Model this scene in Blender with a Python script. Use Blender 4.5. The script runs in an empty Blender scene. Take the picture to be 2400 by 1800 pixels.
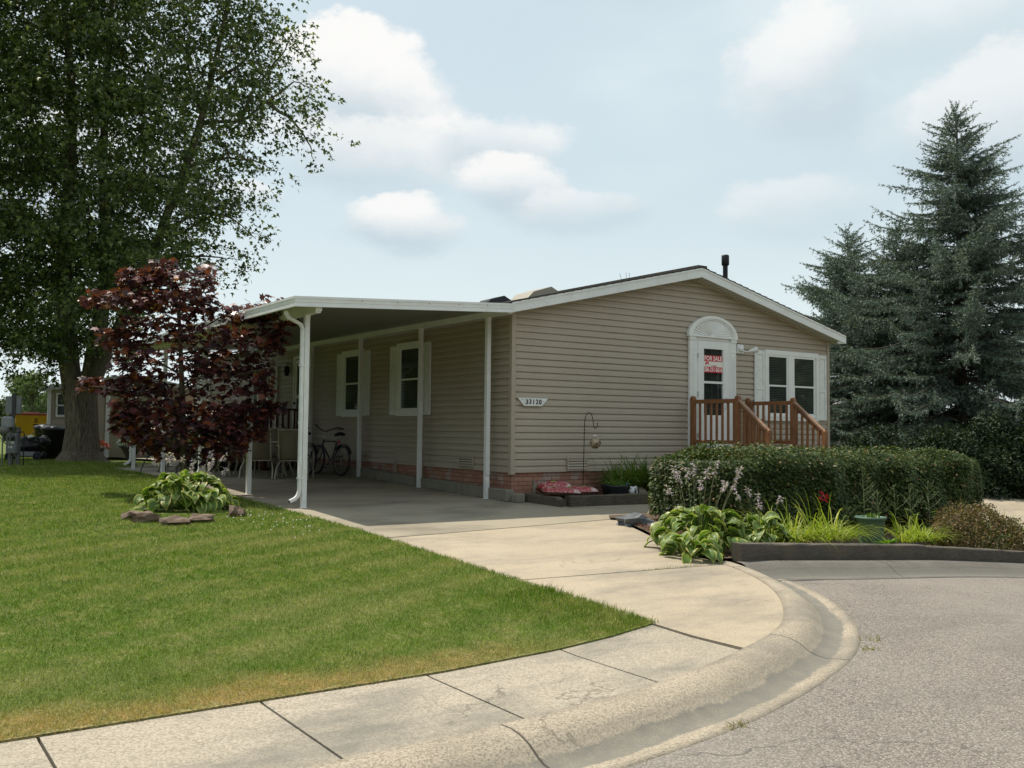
import bpy, bmesh, math, random
import numpy as np
from mathutils import Vector, Matrix
random.seed(7); rng = np.random.default_rng(7)
SC = bpy.context.scene
COL = SC.collection
PI = math.pi

# ------------------------------------------------------------------ camera
YAW, PITCH, ROLL = math.radians(34.65), math.radians(2.684), math.radians(0.575)
CAM = Vector((-9.134, -13.213, 1.041))
_F = Vector((math.sin(YAW)*math.cos(PITCH), math.cos(YAW)*math.cos(PITCH), math.sin(PITCH)))
_R = Vector((math.cos(YAW), -math.sin(YAW), 0)); _U = _R.cross(_F)
_R2 = _R*math.cos(ROLL)+_U*math.sin(ROLL); _U2 = -_R*math.sin(ROLL)+_U*math.cos(ROLL)
cd = bpy.data.cameras.new('camera'); cam = bpy.data.objects.new('camera', cd); COL.objects.link(cam)
cd.sensor_width = 36; cd.lens = 2233.8/2400*36; cd.clip_start = .1; cd.clip_end = 2000
M = Matrix.Identity(4)
for i in range(3):
    M[i][0] = _R2[i]; M[i][1] = _U2[i]; M[i][2] = -_F[i]; M[i][3] = CAM[i]
cam.matrix_world = M
SC.camera = cam
SC.view_settings.view_transform = 'Standard'; SC.view_settings.look = 'None'
SC.view_settings.exposure = 0.34; SC.view_settings.gamma = 1
SC.cycles.max_bounces = 6; SC.cycles.diffuse_bounces = 3; SC.cycles.transparent_max_bounces = 8
SC.cycles.use_denoising = True

# ------------------------------------------------------------------ sun and sky
SUND = Vector((-.125, .44, .885)).normalized()
sl = bpy.data.lights.new('sun', 'SUN'); sl.energy = 4.0; sl.angle = math.radians(.6); sl.color = (1, .92, .80)
so = bpy.data.objects.new('sun', sl); COL.objects.link(so); so.rotation_euler = SUND.to_track_quat('Z', 'Y').to_euler()
W = bpy.data.worlds.new('World'); SC.world = W; W.use_nodes = True
def sky():
    nt = W.node_tree; N = nt.nodes; L = nt.links; N.clear()
    out = N.new('ShaderNodeOutputWorld'); bg = N.new('ShaderNodeBackground'); bg.inputs[1].default_value = .093
    L.new(bg.outputs[0], out.inputs[0])
    st = N.new('ShaderNodeTexSky'); st.sky_type = 'NISHITA'; st.sun_disc = False
    st.sun_elevation = math.asin(SUND.z); st.sun_rotation = math.atan2(SUND.x, SUND.y)
    st.air_density = 1.2; st.dust_density = 2.5; st.ozone_density = 1.5
    tc = N.new('ShaderNodeTexCoord'); dirv = tc.outputs['Generated']
    def math_(op, a, b=None, clamp=False):
        n = N.new('ShaderNodeMath'); n.operation = op; n.use_clamp = clamp
        for i, v in enumerate((a, b)):
            if v is None: continue
            if isinstance(v, (int, float)): n.inputs[i].default_value = v
            else: L.new(v, n.inputs[i])
        return n.outputs[0]
    def dot(v):
        n = N.new('ShaderNodeVectorMath'); n.operation = 'DOT_PRODUCT'; L.new(dirv, n.inputs[0]); n.inputs[1].default_value = v
        return n.outputs['Value']
    def noise(scale, det, rough=.55, off=0, stretch=1.6):
        mp = N.new('ShaderNodeMapping'); mp.inputs['Location'].default_value = (off, off*.7, off*.3); mp.inputs['Scale'].default_value = (1, 1, stretch)
        L.new(dirv, mp.inputs[0]); n = N.new('ShaderNodeTexNoise'); L.new(mp.outputs[0], n.inputs['Vector'])
        n.inputs['Scale'].default_value = scale; n.inputs['Detail'].default_value = det; n.inputs['Roughness'].default_value = rough
        return n.outputs['Fac']
    def mix(f, a, b):
        n = N.new('ShaderNodeMix'); n.data_type = 'RGBA'; L.new(f, n.inputs[0])
        for s, v in ((6, a), (7, b)):
            if isinstance(v, tuple): n.inputs[s].default_value = (*v, 1)
            else: L.new(v, n.inputs[s])
        return n.outputs[2]
    def ramp(v, a, b):
        n = N.new('ShaderNodeMapRange'); n.interpolation_type = 'SMOOTHSTEP'; L.new(v, n.inputs[0]); n.inputs[1].default_value = a; n.inputs[2].default_value = b
        return n.outputs[0]
    sep = N.new('ShaderNodeSeparateXYZ'); L.new(dirv, sep.inputs[0]); z = sep.outputs['Z']
    # summer haze thickens towards the horizon
    haze = ramp(z, .62, -.05)
    n1 = noise(2.2, 4, .5, 3.1, 2.5)
    hz = math_('ADD', math_('MULTIPLY', haze, .42), math_('MULTIPLY', ramp(n1, .3, .75), .5), True)
    base = mix(math_('ADD', math_('MULTIPLY', hz, .3), .68, True), st.outputs[0], (6.25, 7.3, 7.6))
    base = mix(math_('MULTIPLY', ramp(z, .24, .0), .8), base, (7.3, 8.15, 8.2))
    base = mix(math_('MULTIPLY', ramp(n1, .42, .72), .5), base, (7.0, 7.75, 7.95))
    nf = noise(8, 12, .62); nb = noise(3.4, 5, .55, 5.0)
    col = base
    # heaped clouds: (azimuth, elevation, half width, half height, strength) in degrees
    clouds = [(25.4, 18.6, 5.4, 4.2, 1.0, .5), (24.6, 15.4, 6.4, 2.8, .7, 0), (34.4, 16.4, 3.9, 2.1, .75, 1.0), (35.0, 14.1, 3.6, 2.1, .9, .2), (27.7, 11.8, 4.6, 2.0, .9, .3), (38.8, 13.0, 4.4, 1.4, .5, -1.0),
              (51.8, 19.0, 4.8, 4.6, .7, -1.3), (57.5, 21.5, 7.0, 3.0, .4, -1), (51.0, 12.6, 4.6, 2.2, .4, -1), (19.2, 13.1, 2.4, 1.1, .6, .2), (44, 25.5, 7, 2.0, .35, 1), (5, 14, 9, 5, .8, 0), (63, 16, 7, 4, .6, 0), (-40, 25, 20, 8, .8, 0), (120, 25, 25, 9, .8, 0), (180, 30, 20, 10, .8, 0), (-100, 35, 20, 9, .8, 0)]
    for az, el, w, h, s, bx_ in [c if len(c) == 6 else (*c, .3) for c in clouds]:
        a, e = math.radians(az), math.radians(el)
        c = Vector((math.sin(a)*math.cos(e), math.cos(a)*math.cos(e), math.sin(e)))
        r = Vector((math.cos(a), -math.sin(a), 0)); u = r.cross(c)
        uu = dot(r/math.sin(math.radians(w))); vv = dot(u/math.sin(math.radians(h)))
        rr = math_('POWER', math_('ADD', math_('MULTIPLY', uu, uu), math_('MULTIPLY', vv, vv)), .5)
        m = math_('SUBTRACT', 1.12, rr)
        m = math_('ADD', m, math_('MULTIPLY', math_('SUBTRACT', nf, .5), 2.0))
        m = math_('ADD', m, math_('MULTIPLY', math_('SUBTRACT', nb, .5), 1.0))
        front = ramp(dot(c), .3, .6)
        # crisp crowns, soft bases
        soft = math_('ADD', .62, math_('MULTIPLY', vv, -.34))
        a1 = math_('MULTIPLY', math_('DIVIDE', m, math_('MAXIMUM', soft, .14)), 1, True)
        a1 = math_('MULTIPLY', math_('MULTIPLY', ramp(a1, 0, 1), s), front)
        lit = math_('ADD', math_('MULTIPLY', vv, .95), math_('MULTIPLY', uu, bx_*.35))
        lit = math_('ADD', lit, math_('MULTIPLY', math_('SUBTRACT', nf, .5), 1.5))
        cc = mix(ramp(lit, -.45, .75), (4.9, 5.8, 6.4), (8.3, 8.25, 8.1))
        col = mix(a1, col, cc)
    L.new(col, bg.inputs[0])
sky()

# ------------------------------------------------------------------ terrain heights
def gh(y): return float(np.interp(y, [-60, -8, -4, 0, 2.7, 5.2, 8, 100], [-.52, -.52, -.34, -.165, -.10, -.02, 0, 0]))
def clip(v, a, b): return max(a, min(b, v))
def H(x, y): return gh(y) - .055*clip(x+.5, 0, 9)*clip((-3-y)/2, 0, 1)
def RD(x, y): return -.64 + .09*clip((y+9)/3.5, 0, 1) - .055*clip(x+.5, 0, 9) + .04*clip((-9.5-y)/4, 0, 1)

# ------------------------------------------------------------------ materials
def nodes_of(name):
    m = bpy.data.materials.new(name); m.use_nodes = True
    nt = m.node_tree; b = nt.nodes['Principled BSDF']
    return m, nt, nt.nodes, nt.links, b
def mixc(nt, f, a, b, mode='MIX'):
    n = nt.nodes.new('ShaderNodeMix'); n.data_type = 'RGBA'; n.blend_type = mode
    for s, v in ((0, f), (6, a), (7, b)):
        if isinstance(v, (int, float)): n.inputs[s].default_value = v
        elif isinstance(v, tuple): n.inputs[s].default_value = (*v, 1)
        else: nt.links.new(v, n.inputs[s])
    return n.outputs[2]
def ntex(nt, scale, det=4, rough=.55, vec=None, stretch=None):
    g = nt.nodes.new('ShaderNodeNewGeometry'); v = g.outputs['Position'] if vec is None else vec
    if stretch:
        mp = nt.nodes.new('ShaderNodeMapping'); mp.inputs['Scale'].default_value = stretch; nt.links.new(v, mp.inputs[0]); v = mp.outputs[0]
    n = nt.nodes.new('ShaderNodeTexNoise'); nt.links.new(v, n.inputs['Vector'])
    n.inputs['Scale'].default_value = scale; n.inputs['Detail'].default_value = det; n.inputs['Roughness'].default_value = rough
    return n.outputs['Fac']
def rmp(nt, v, a, b, lo=0, hi=1):
    n = nt.nodes.new('ShaderNodeMapRange'); nt.links.new(v, n.inputs[0])
    for i, x in enumerate((a, b, lo, hi)): n.inputs[i+1].default_value = x
    return n.outputs[0]
def bump(nt, b, h, strength=.3, dist=.01):
    n = nt.nodes.new('ShaderNodeBump'); n.inputs['Strength'].default_value = strength; n.inputs['Distance'].default_value = dist
    nt.links.new(h, n.inputs['Height']); nt.links.new(n.outputs[0], b.inputs['Normal'])
def mmath(nt, op, a, b=0, clamp=False):
    n = nt.nodes.new('ShaderNodeMath'); n.operation = op; n.use_clamp = clamp
    for i, v in enumerate((a, b)):
        if isinstance(v, (int, float)): n.inputs[i].default_value = v
        else: nt.links.new(v, n.inputs[i])
    return n.outputs[0]
def pm(name, col, rough=.6, col2=None, scale=3, det=5, bmp=0, bscale=60, metal=0, spec=.4, stretch=None, lo=.35, hi=.65, dirt=None, dscale=1.2):
    m, nt, N, L, b = nodes_of(name)
    c = col
    if col2:
        c = mixc(nt, rmp(nt, ntex(nt, scale, det, .6, None, stretch), lo, hi), col, col2)
    if dirt:
        c = mixc(nt, rmp(nt, ntex(nt, dscale, 8, .65), .5, .75, 0, .8), c if not isinstance(c, tuple) else mixc(nt, 0.0, c, c), dirt)
    if isinstance(c, tuple): b.inputs['Base Color'].default_value = (*c, 1)
    else: L.new(c, b.inputs['Base Color'])
    b.inputs['Roughness'].default_value = rough; b.inputs['Metallic'].default_value = metal
    b.inputs['Specular IOR Level'].default_value = spec
    if bmp: bump(nt, b, ntex(nt, bscale, 4), bmp)
    return m
def leafmat(name, cols, rough=.5, trans=.3, spec=.4, wscale=1.1):
    # per-leaf colour by island, translucent
    m, nt, N, L, b = nodes_of(name)
    g = N.new('ShaderNodeNewGeometry'); r = N.new('ShaderNodeValToRGB'); L.new(g.outputs['Random Per Island'], r.inputs[0])
    e = r.color_ramp.elements
    while len(e) < len(cols): e.new(.5)
    for i, (p, c) in enumerate(cols): e[i].position = p; e[i].color = (*c, 1)
    r.color_ramp.interpolation = 'LINEAR'
    c = mixc(nt, rmp(nt, ntex(nt, wscale, 3), .3, .7, .0, .35), r.outputs[0], tuple(x*.6 for x in cols[0][1]))
    L.new(c, b.inputs['Base Color']); b.inputs['Roughness'].default_value = rough; b.inputs['Specular IOR Level'].default_value = spec
    t = N.new('ShaderNodeBsdfTranslucent'); L.new(mixc(nt, 1.0, c, (1.3, 1.5, .7), 'MULTIPLY'), t.inputs[0])
    ms = N.new('ShaderNodeMixShader'); ms.inputs[0].default_value = trans
    out = [n for n in N if n.type == 'OUTPUT_MATERIAL'][0]
    L.new(b.outputs[0], ms.inputs[1]); L.new(t.outputs[0], ms.inputs[2]); L.new(ms.outputs[0], out.inputs[0])
    return m

WHITE = pm('white_vinyl', (.82, .82, .80), .4, (.77, .77, .75), 4)
WHITEP = pm('white_alu_paint', (.80, .81, .80), .35, (.74, .75, .74), 2.5, dirt=(.66, .65, .60), dscale=7)
def siding_mat():
    m, nt, N, L, b = nodes_of('taupe_siding')
    n = ntex(nt, .8, 5, .6); c = mixc(nt, rmp(nt, n, .3, .7), (.378, .317, .25), (.435, .37, .295))
    n2 = ntex(nt, 30, 3, .6, None, (.05, .05, 1)); c = mixc(nt, rmp(nt, n2, .4, .7, 0, .15), c, (.46, .41, .33))
    L.new(c, b.inputs['Base Color']); b.inputs['Roughness'].default_value = .5; b.inputs['Specular IOR Level'].default_value = .35
    bump(nt, b, ntex(nt, 140, 3, .6, None, (.12, .12, 1)), .12, .003)
    return m
SIDING = siding_mat()
TRIM = pm('taupe_trim', (.38, .32, .25), .5, (.43, .365, .285), 3)
def brick_mat():
    m, nt, N, L, b = nodes_of('red_brick')
    g = N.new('ShaderNodeNewGeometry'); sp = N.new('ShaderNodeSeparateXYZ'); L.new(g.outputs['Position'], sp.inputs[0])
    cb = N.new('ShaderNodeCombineXYZ'); L.new(mmath(nt, 'ADD', sp.outputs[0], sp.outputs[1]), cb.inputs[0]); L.new(sp.outputs[2], cb.inputs[1])
    t = N.new('ShaderNodeTexBrick'); L.new(cb.outputs[0], t.inputs['Vector'])
    t.inputs['Scale'].default_value = 1; t.inputs['Brick Width'].default_value = .2; t.inputs['Row Height'].default_value = .076
    t.inputs['Mortar Size'].default_value = .006; t.inputs['Mortar Smooth'].default_value = .2; t.inputs['Bias'].default_value = -.1
    t.inputs['Color1'].default_value = (.36, .17, .115, 1); t.inputs['Color2'].default_value = (.46, .25, .175, 1); t.inputs['Mortar'].default_value = (.12, .09, .07, 1)
    t2 = N.new('ShaderNodeTexBrick'); L.new(cb.outputs[0], t2.inputs['Vector'])
    for k, v in (('Scale', 1), ('Brick Width', .2), ('Row Height', .076), ('Mortar Size', 0), ('Bias', -.78)): t2.inputs[k].default_value = v
    t2.inputs['Color1'].default_value = (0, 0, 0, 1); t2.inputs['Color2'].default_value = (1, 1, 1, 1)
    n = ntex(nt, 45, 4); c = mixc(nt, rmp(nt, n, .35, .75, 0, .45), t.outputs['Color'], (.3, .12, .08))
    wn = rmp(nt, ntex(nt, 2.3, 1), .6, .68, 0, .55)
    c = mixc(nt, wn, c, (.42, .36, .33))
    fac = t.outputs['Fac']; c = mixc(nt, fac, c, (.13, .1, .08))
    L.new(c, b.inputs['Base Color']); b.inputs['Roughness'].default_value = .85
    inv = mmath(nt, 'SUBTRACT', 1, fac); bump(nt, b, mmath(nt, 'ADD', inv, mmath(nt, 'MULTIPLY', n, .4)), .7, .006)
    return m
BRICK = brick_mat()
SHINGLE = pm('dark_shingle', (.04, .038, .035), .9, (.09, .08, .07), 25, bmp=.5, bscale=60)
def glass_mat():
    m, nt, N, L, b = nodes_of('window_glass')
    b.inputs['Base Color'].default_value = (.012, .014, .014, 1); b.inputs['Roughness'].default_value = .04; b.inputs['Specular IOR Level'].default_value = .5
    g = N.new('ShaderNodeBsdfGlossy'); g.inputs['Roughness'].default_value = .03; g.inputs[0].default_value = (.9, .95, .95, 1)
    t = N.new('ShaderNodeBsdfTransparent'); t.inputs[0].default_value = (.8, .85, .85, 1)
    gg = N.new('ShaderNodeNewGeometry'); dt = N.new('ShaderNodeVectorMath'); dt.operation = 'DOT_PRODUCT'; L.new(gg.outputs['Incoming'], dt.inputs[0]); L.new(gg.outputs['Normal'], dt.inputs[1])
    fr = mmath(nt, 'ADD', mmath(nt, 'MULTIPLY', mmath(nt, 'POWER', mmath(nt, 'SUBTRACT', 1, mmath(nt, 'ABSOLUTE', dt.outputs['Value'])), 5), .93), .065)
    ms = N.new('ShaderNodeMixShader'); L.new(fr, ms.inputs[0]); L.new(t.outputs[0], ms.inputs[1]); L.new(g.outputs[0], ms.inputs[2])
    out = [n for n in N if n.type == 'OUTPUT_MATERIAL'][0]; L.new(ms.outputs[0], out.inputs[0])
    return m
GLASS = glass_mat()
DARK = pm('dark_interior', (.012, .012, .014), .7, (.03, .028, .025), 3)
BLIND = pm('blind_slat', (.10, .10, .09), .5)
def wood_mat(name, c1, c2, c3, grain=(9, 9, 1.2), rough=.65):
    m, nt, N, L, b = nodes_of(name)
    n = ntex(nt, 6, 6, .65, None, grain); c = mixc(nt, rmp(nt, n, .35, .65), c1, c2)
    c = mixc(nt, rmp(nt, ntex(nt, 2.5, 6), .5, .7, 0, .7), c, c3)
    g = N.new('ShaderNodeNewGeometry'); hs = N.new('ShaderNodeHueSaturation'); L.new(c, hs.inputs['Color'])
    L.new(rmp(nt, g.outputs['Random Per Island'], 0, 1, .75, 1.2), hs.inputs['Value'])
    L.new(hs.outputs[0], b.inputs['Base Color']); b.inputs['Roughness'].default_value = rough
    bump(nt, b, ntex(nt, 14, 5, .6, None, grain), .3, .004)
    return m
DECKW = wood_mat('stained_deck_wood', (.21, .085, .032), (.30, .135, .055), (.15, .06, .026))
DECKR = wood_mat('weathered_rail_wood', (.24, .13, .075), (.32, .2, .13), (.16, .075, .035), (2, 2, 9))
TIMB = wood_mat('old_landscape_timber', (.055, .048, .032), (.12, .10, .068), (.045, .042, .028), (1.2, 9, 9), .85)
TIMB2 = wood_mat('dark_landscape_timber', (.06, .052, .042), (.11, .095, .075), (.15, .12, .08), (1.2, 9, 9), .85)
DARKW = wood_mat('dark_red_deck_wood', (.06, .014, .009), (.09, .022, .014), (.04, .01, .008))
BLACKM = pm('black_metal', (.012, .012, .013), .4, metal=.3)
BLACKP = pm('black_plastic', (.016, .018, .022), .45, (.024, .026, .03), 3)

def concrete(name, c1, c2, stain, grain=.5, stainfac=.6, sc=.7, speck=None, slo=.52, shi=.72):
    m, nt, N, L, b = nodes_of(name)
    n = ntex(nt, sc, 7, .6); c = mixc(nt, rmp(nt, n, .3, .7), c1, c2)
    s = ntex(nt, sc*.8, 9, .68, None, (1, 2.2, 1)); c = mixc(nt, rmp(nt, s, slo, shi, 0, stainfac), c, stain)
    f = ntex(nt, 70, 3, .8); c = mixc(nt, rmp(nt, f, .42, .66, 0, grain), c, tuple(x*.45 for x in c1))
    if speck:
        v = N.new('ShaderNodeTexVoronoi'); v.inputs['Scale'].default_value = 85; g = N.new('ShaderNodeNewGeometry'); L.new(g.outputs['Position'], v.inputs['Vector'])
        c = mixc(nt, rmp(nt, v.outputs['Distance'], .2, .05, 0, .55), c, speck)
    ve = N.new('ShaderNodeTexVoronoi'); ve.feature = 'DISTANCE_TO_EDGE'; ve.inputs['Scale'].default_value = .33
    g2 = N.new('ShaderNodeNewGeometry'); va = N.new('ShaderNodeVectorMath'); va.operation = 'ADD'; L.new(g2.outputs['Position'], va.inputs[0]); nn = N.new('ShaderNodeTexNoise'); nn.inputs['Scale'].default_value = 1.7; nn.inputs['Detail'].default_value = 6
    L.new(g2.outputs['Position'], nn.inputs['Vector']); L.new(nn.outputs['Color'], va.inputs[1]); L.new(va.outputs[0], ve.inputs['Vector'])
    ck = mmath(nt, 'MULTIPLY', rmp(nt, ve.outputs['Distance'], .0035, .0, 0, 1), rmp(nt, ntex(nt, .45, 2), .56, .60, 0, .6)); c = mixc(nt, ck, c, (.09, .08, .06))
    L.new(c, b.inputs['Base Color']); b.inputs['Roughness'].default_value = .9; b.inputs['Specular IOR Level'].default_value = .25
    bump(nt, b, mmath(nt, 'ADD', f, mmath(nt, 'MULTIPLY', s, .5)), .35, .004)
    return m
CONC = concrete('driveway_concrete', (.40, .335, .242), (.45, .382, .282), (.22, .197, .165), .5, .85, .8, None, .47, .68)
WALKC = concrete('sidewalk_concrete', (.375, .328, .255), (.445, .39, .31), (.175, .17, .145), .9, .9, .8, (.64, .565, .46), .47, .66)
CURBC = concrete('curb_concrete', (.385, .33, .25), (.46, .395, .305), (.22, .20, .168), 1.0, .75, 1.1, (.64, .555, .44), .48, .66)
CURBD = concrete('stained_shaded_curb_concrete', (.13, .12, .105), (.18, .165, .145), (.28, .26, .225), .7, .5, 1.6)  # stained, and contact shadow darkened into the base colour
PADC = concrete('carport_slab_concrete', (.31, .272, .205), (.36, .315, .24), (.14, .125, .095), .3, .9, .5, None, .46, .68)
BLOCKC = concrete('block_concrete', (.22, .205, .16), (.28, .26, .21), (.13, .12, .09), .5, .7, 3)
def add_silt(m):
    nt = m.node_tree; N = nt.nodes; L = nt.links; b = N['Principled BSDF']; src = b.inputs['Base Color'].links[0].from_socket
    a = N.new('ShaderNodeAttribute'); a.attribute_name = 'across'; wob = mmath(nt, 'MULTIPLY', mmath(nt, 'SUBTRACT', ntex(nt, 2.2, 7, .65), .5), .30); q = mmath(nt, 'ADD', a.outputs['Fac'], wob)
    d = mmath(nt, 'ABSOLUTE', mmath(nt, 'SUBTRACT', q, .66)); f = rmp(nt, d, .155, .115, 0, .95)
    f = mmath(nt, 'MULTIPLY', f, rmp(nt, ntex(nt, 5, 8, .7), .25, .6, .55, 1))
    c = mixc(nt, f, src, (.165, .158, .135)); d2 = rmp(nt, mmath(nt, 'ADD', a.outputs['Fac'], wob), .10, .0, 0, .5); c = mixc(nt, d2, c, (.16, .14, .11))
    d3 = rmp(nt, mmath(nt, 'ABSOLUTE', mmath(nt, 'SUBTRACT', q, .46)), .08, .0, 0, .4); c = mixc(nt, d3, c, (.20, .18, .145))
    a2 = N.new('ShaderNodeAttribute'); a2.attribute_name = 'along'; fr = mmath(nt, 'FRACT', mmath(nt, 'ADD', mmath(nt, 'DIVIDE', mmath(nt, 'ADD', a2.outputs['Fac'], mmath(nt, 'MULTIPLY', ntex(nt, 6, 3), .02)), 3.08), 20.5))
    jn = mmath(nt, 'ABSOLUTE', mmath(nt, 'SUBTRACT', fr, .5)); c = mixc(nt, rmp(nt, jn, .0035, .0015, 0, .9), c, (.05, .045, .035)); L.new(c, b.inputs['Base Color'])
add_silt(CURBC); add_silt(CURBD)
def asphalt_mat():
    m, nt, N, L, b = nodes_of('worn_asphalt')
    g = N.new('ShaderNodeNewGeometry')
    v = N.new('ShaderNodeTexVoronoi'); v.inputs['Scale'].default_value = 75; L.new(g.outputs['Position'], v.inputs['Vector'])
    sp = N.new('ShaderNodeSeparateColor'); L.new(v.outputs['Color'], sp.inputs[0])
    c = mixc(nt, rmp(nt, sp.outputs[0], .15, .95), (.112, .098, .084), (.41, .368, .328))
    v2 = N.new('ShaderNodeTexVoronoi'); v2.inputs['Scale'].default_value = 160; L.new(g.outputs['Position'], v2.inputs['Vector'])
    sp2 = N.new('ShaderNodeSeparateColor'); L.new(v2.outputs['Color'], sp2.inputs[0])
    c = mixc(nt, .5, c, mixc(nt, sp2.outputs[0], (.105, .09, .077), (.41, .37, .32)))
    c = mixc(nt, rmp(nt, v.outputs['Distance'], .35, .6, 0, .55), c, (.09, .075, .065))
    n = ntex(nt, .6, 7, .6); c = mixc(nt, rmp(nt, n, .42, .7, 0, .4), c, (.3, .275, .24))
    c = mixc(nt, rmp(nt, ntex(nt, .35, 6, .7, None, (1, 2, 1)), .55, .68, 0, .5), c, (.14, .13, .115))
    c = mixc(nt, rmp(nt, ntex(nt, 2.4, 3, .5), .70, .74, 0, .6), c, (.05, .045, .04))
    ve = N.new('ShaderNodeTexVoronoi'); ve.feature = 'DISTANCE_TO_EDGE'; ve.inputs['Scale'].default_value = .28; va = N.new('ShaderNodeVectorMath'); va.operation = 'ADD'; nn = N.new('ShaderNodeTexNoise'); nn.inputs['Scale'].default_value = 1.3; nn.inputs['Detail'].default_value = 7
    L.new(g.outputs['Position'], nn.inputs['Vector']); L.new(g.outputs['Position'], va.inputs[0]); L.new(nn.outputs['Color'], va.inputs[1]); L.new(va.outputs[0], ve.inputs['Vector'])
    c = mixc(nt, mmath(nt, 'MULTIPLY', rmp(nt, ve.outputs['Distance'], .004, 0, 0, 1), rmp(nt, ntex(nt, .5, 2), .5, .6, 0, .7)), c, (.05, .045, .04))
    L.new(c, b.inputs['Base Color']); b.inputs['Roughness'].default_value = .9; b.inputs['Specular IOR Level'].default_value = .25
    bump(nt, b, mmath(nt, 'MULTIPLY', v.outputs['Distance'], -1), .8, .006)
    return m
ASPH = asphalt_mat()
def lawn_mat(name, blades):
    m, nt, N, L, b = nodes_of(name)
    g = N.new('ShaderNodeNewGeometry'); sp = N.new('ShaderNodeSeparateXYZ'); L.new(g.outputs['Position'], sp.inputs[0])
    c = mixc(nt, rmp(nt, ntex(nt, 1.4, 8, .7), .38, .62), (.085, .165, .010), (.165, .225, .032))
    c = mixc(nt, rmp(nt, ntex(nt, 5.5, 8, .75), .47, .60, 0, .85), c, (.31, .29, .125))
    c = mixc(nt, rmp(nt, ntex(nt, 3.2, 6, .7, None, (1.6, 1, 1)), .50, .62, 0, .75), c, (.055, .125, .006))
    c = mixc(nt, rmp(nt, ntex(nt, .55, 6, .62, None, (1, 1.7, 1)), .48, .64, 0, .6), c, (.30, .285, .12))
    c = mixc(nt, rmp(nt, ntex(nt, 2.1, 9, .75, None, (1, 2.2, 1)), .60, .68, 0, .9), c, (.50, .41, .22))
    # mower passes
    w = N.new('ShaderNodeTexWave'); w.inputs['Scale'].default_value = .55; w.inputs['Distortion'].default_value = 2.4; w.inputs['Detail'].default_value = 2
    mp = N.new('ShaderNodeMapping'); mp.inputs['Rotation'].default_value = (0, 0, math.radians(62)); L.new(g.outputs['Position'], mp.inputs[0]); L.new(mp.outputs[0], w.inputs[0])
    c = mixc(nt, rmp(nt, w.outputs['Fac'], .2, .8, 0, .5), c, (.075, .16, .008))
    # burnt strip along the sidewalk
    yy = mmath(nt, 'ADD', sp.outputs[1], mmath(nt, 'MULTIPLY', mmath(nt, 'SUBTRACT', ntex(nt, 1.9, 7, .65), .5), .8))
    dead = mmath(nt, 'MULTIPLY', rmp(nt, yy, -7.40, -7.74, 0, 1), rmp(nt, ntex(nt, 9, 5, .7), .35, .6, .5, 1))
    xs = rmp(nt, mmath(nt, 'ADD', sp.outputs[0], mmath(nt, 'MULTIPLY', ntex(nt, 1.4, 3), 3.0)), -3.2, -5.6, .25, 1.0)
    c = mixc(nt, mmath(nt, 'MULTIPLY', dead, xs), c, (.50, .335, .17))
    if blades:
        hs = N.new('ShaderNodeHueSaturation'); L.new(c, hs.inputs['Color'])
        L.new(rmp(nt, g.outputs['Random Per Island'], 0, 1, .55, 1.5), hs.inputs['Value']); c = hs.outputs[0]
        c = mixc(nt, rmp(nt, mmath(nt, 'FRACT', mmath(nt, 'MULTIPLY', g.outputs['Random Per Island'], 37.3)), .86, .9, 0, .7), c, (.50, .46, .27))
    else:
        c = mixc(nt, rmp(nt, ntex(nt, 60, 4), .35, .65), c, (.05, .055, .02))
        c = mixc(nt, rmp(nt, ntex(nt, 300, 2), .3, .7, 0, .5), c, (.16, .2, .06))
    L.new(c, b.inputs['Base Color']); b.inputs['Roughness'].default_value = .8; b.inputs['Specular IOR Level'].default_value = .08
    if blades:
        t = N.new('ShaderNodeBsdfTranslucent'); L.new(mixc(nt, 1.0, c, (1.25, 1.4, .4), 'MULTIPLY'), t.inputs[0])
        ms = N.new('ShaderNodeMixShader'); ms.inputs[0].default_value = .3
        out = [n for n in N if n.type == 'OUTPUT_MATERIAL'][0]
        L.new(b.outputs[0], ms.inputs[1]); L.new(t.outputs[0], ms.inputs[2]); L.new(ms.outputs[0], out.inputs[0])
    else: bump(nt, b, ntex(nt, 90, 3), .6, .02)
    return m
LAWN = lawn_mat('lawn_turf', False); BLADE = lawn_mat('grass_blades', True)
MULCH = pm('red_mulch', (.16, .055, .03), .9, (.06, .03, .02), 45, bmp=1, bscale=55, lo=.4, hi=.6)
SOIL = pm('bed_soil', (.06, .045, .03), .9, (.13, .08, .05), 28, bmp=1, bscale=45)
BARK = wood_mat('maple_bark', (.055, .042, .028), (.20, .165, .115), (.09, .085, .045), (5, 5, .55), .9)
BARK2 = wood_mat('young_bark', (.10, .082, .06), (.15, .125, .09), (.08, .07, .05), (9, 9, 2), .85)
BARK3 = wood_mat('spruce_bark', (.045, .034, .026), (.08, .06, .045), (.03, .024, .018), (7, 7, 2), .9)

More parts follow.
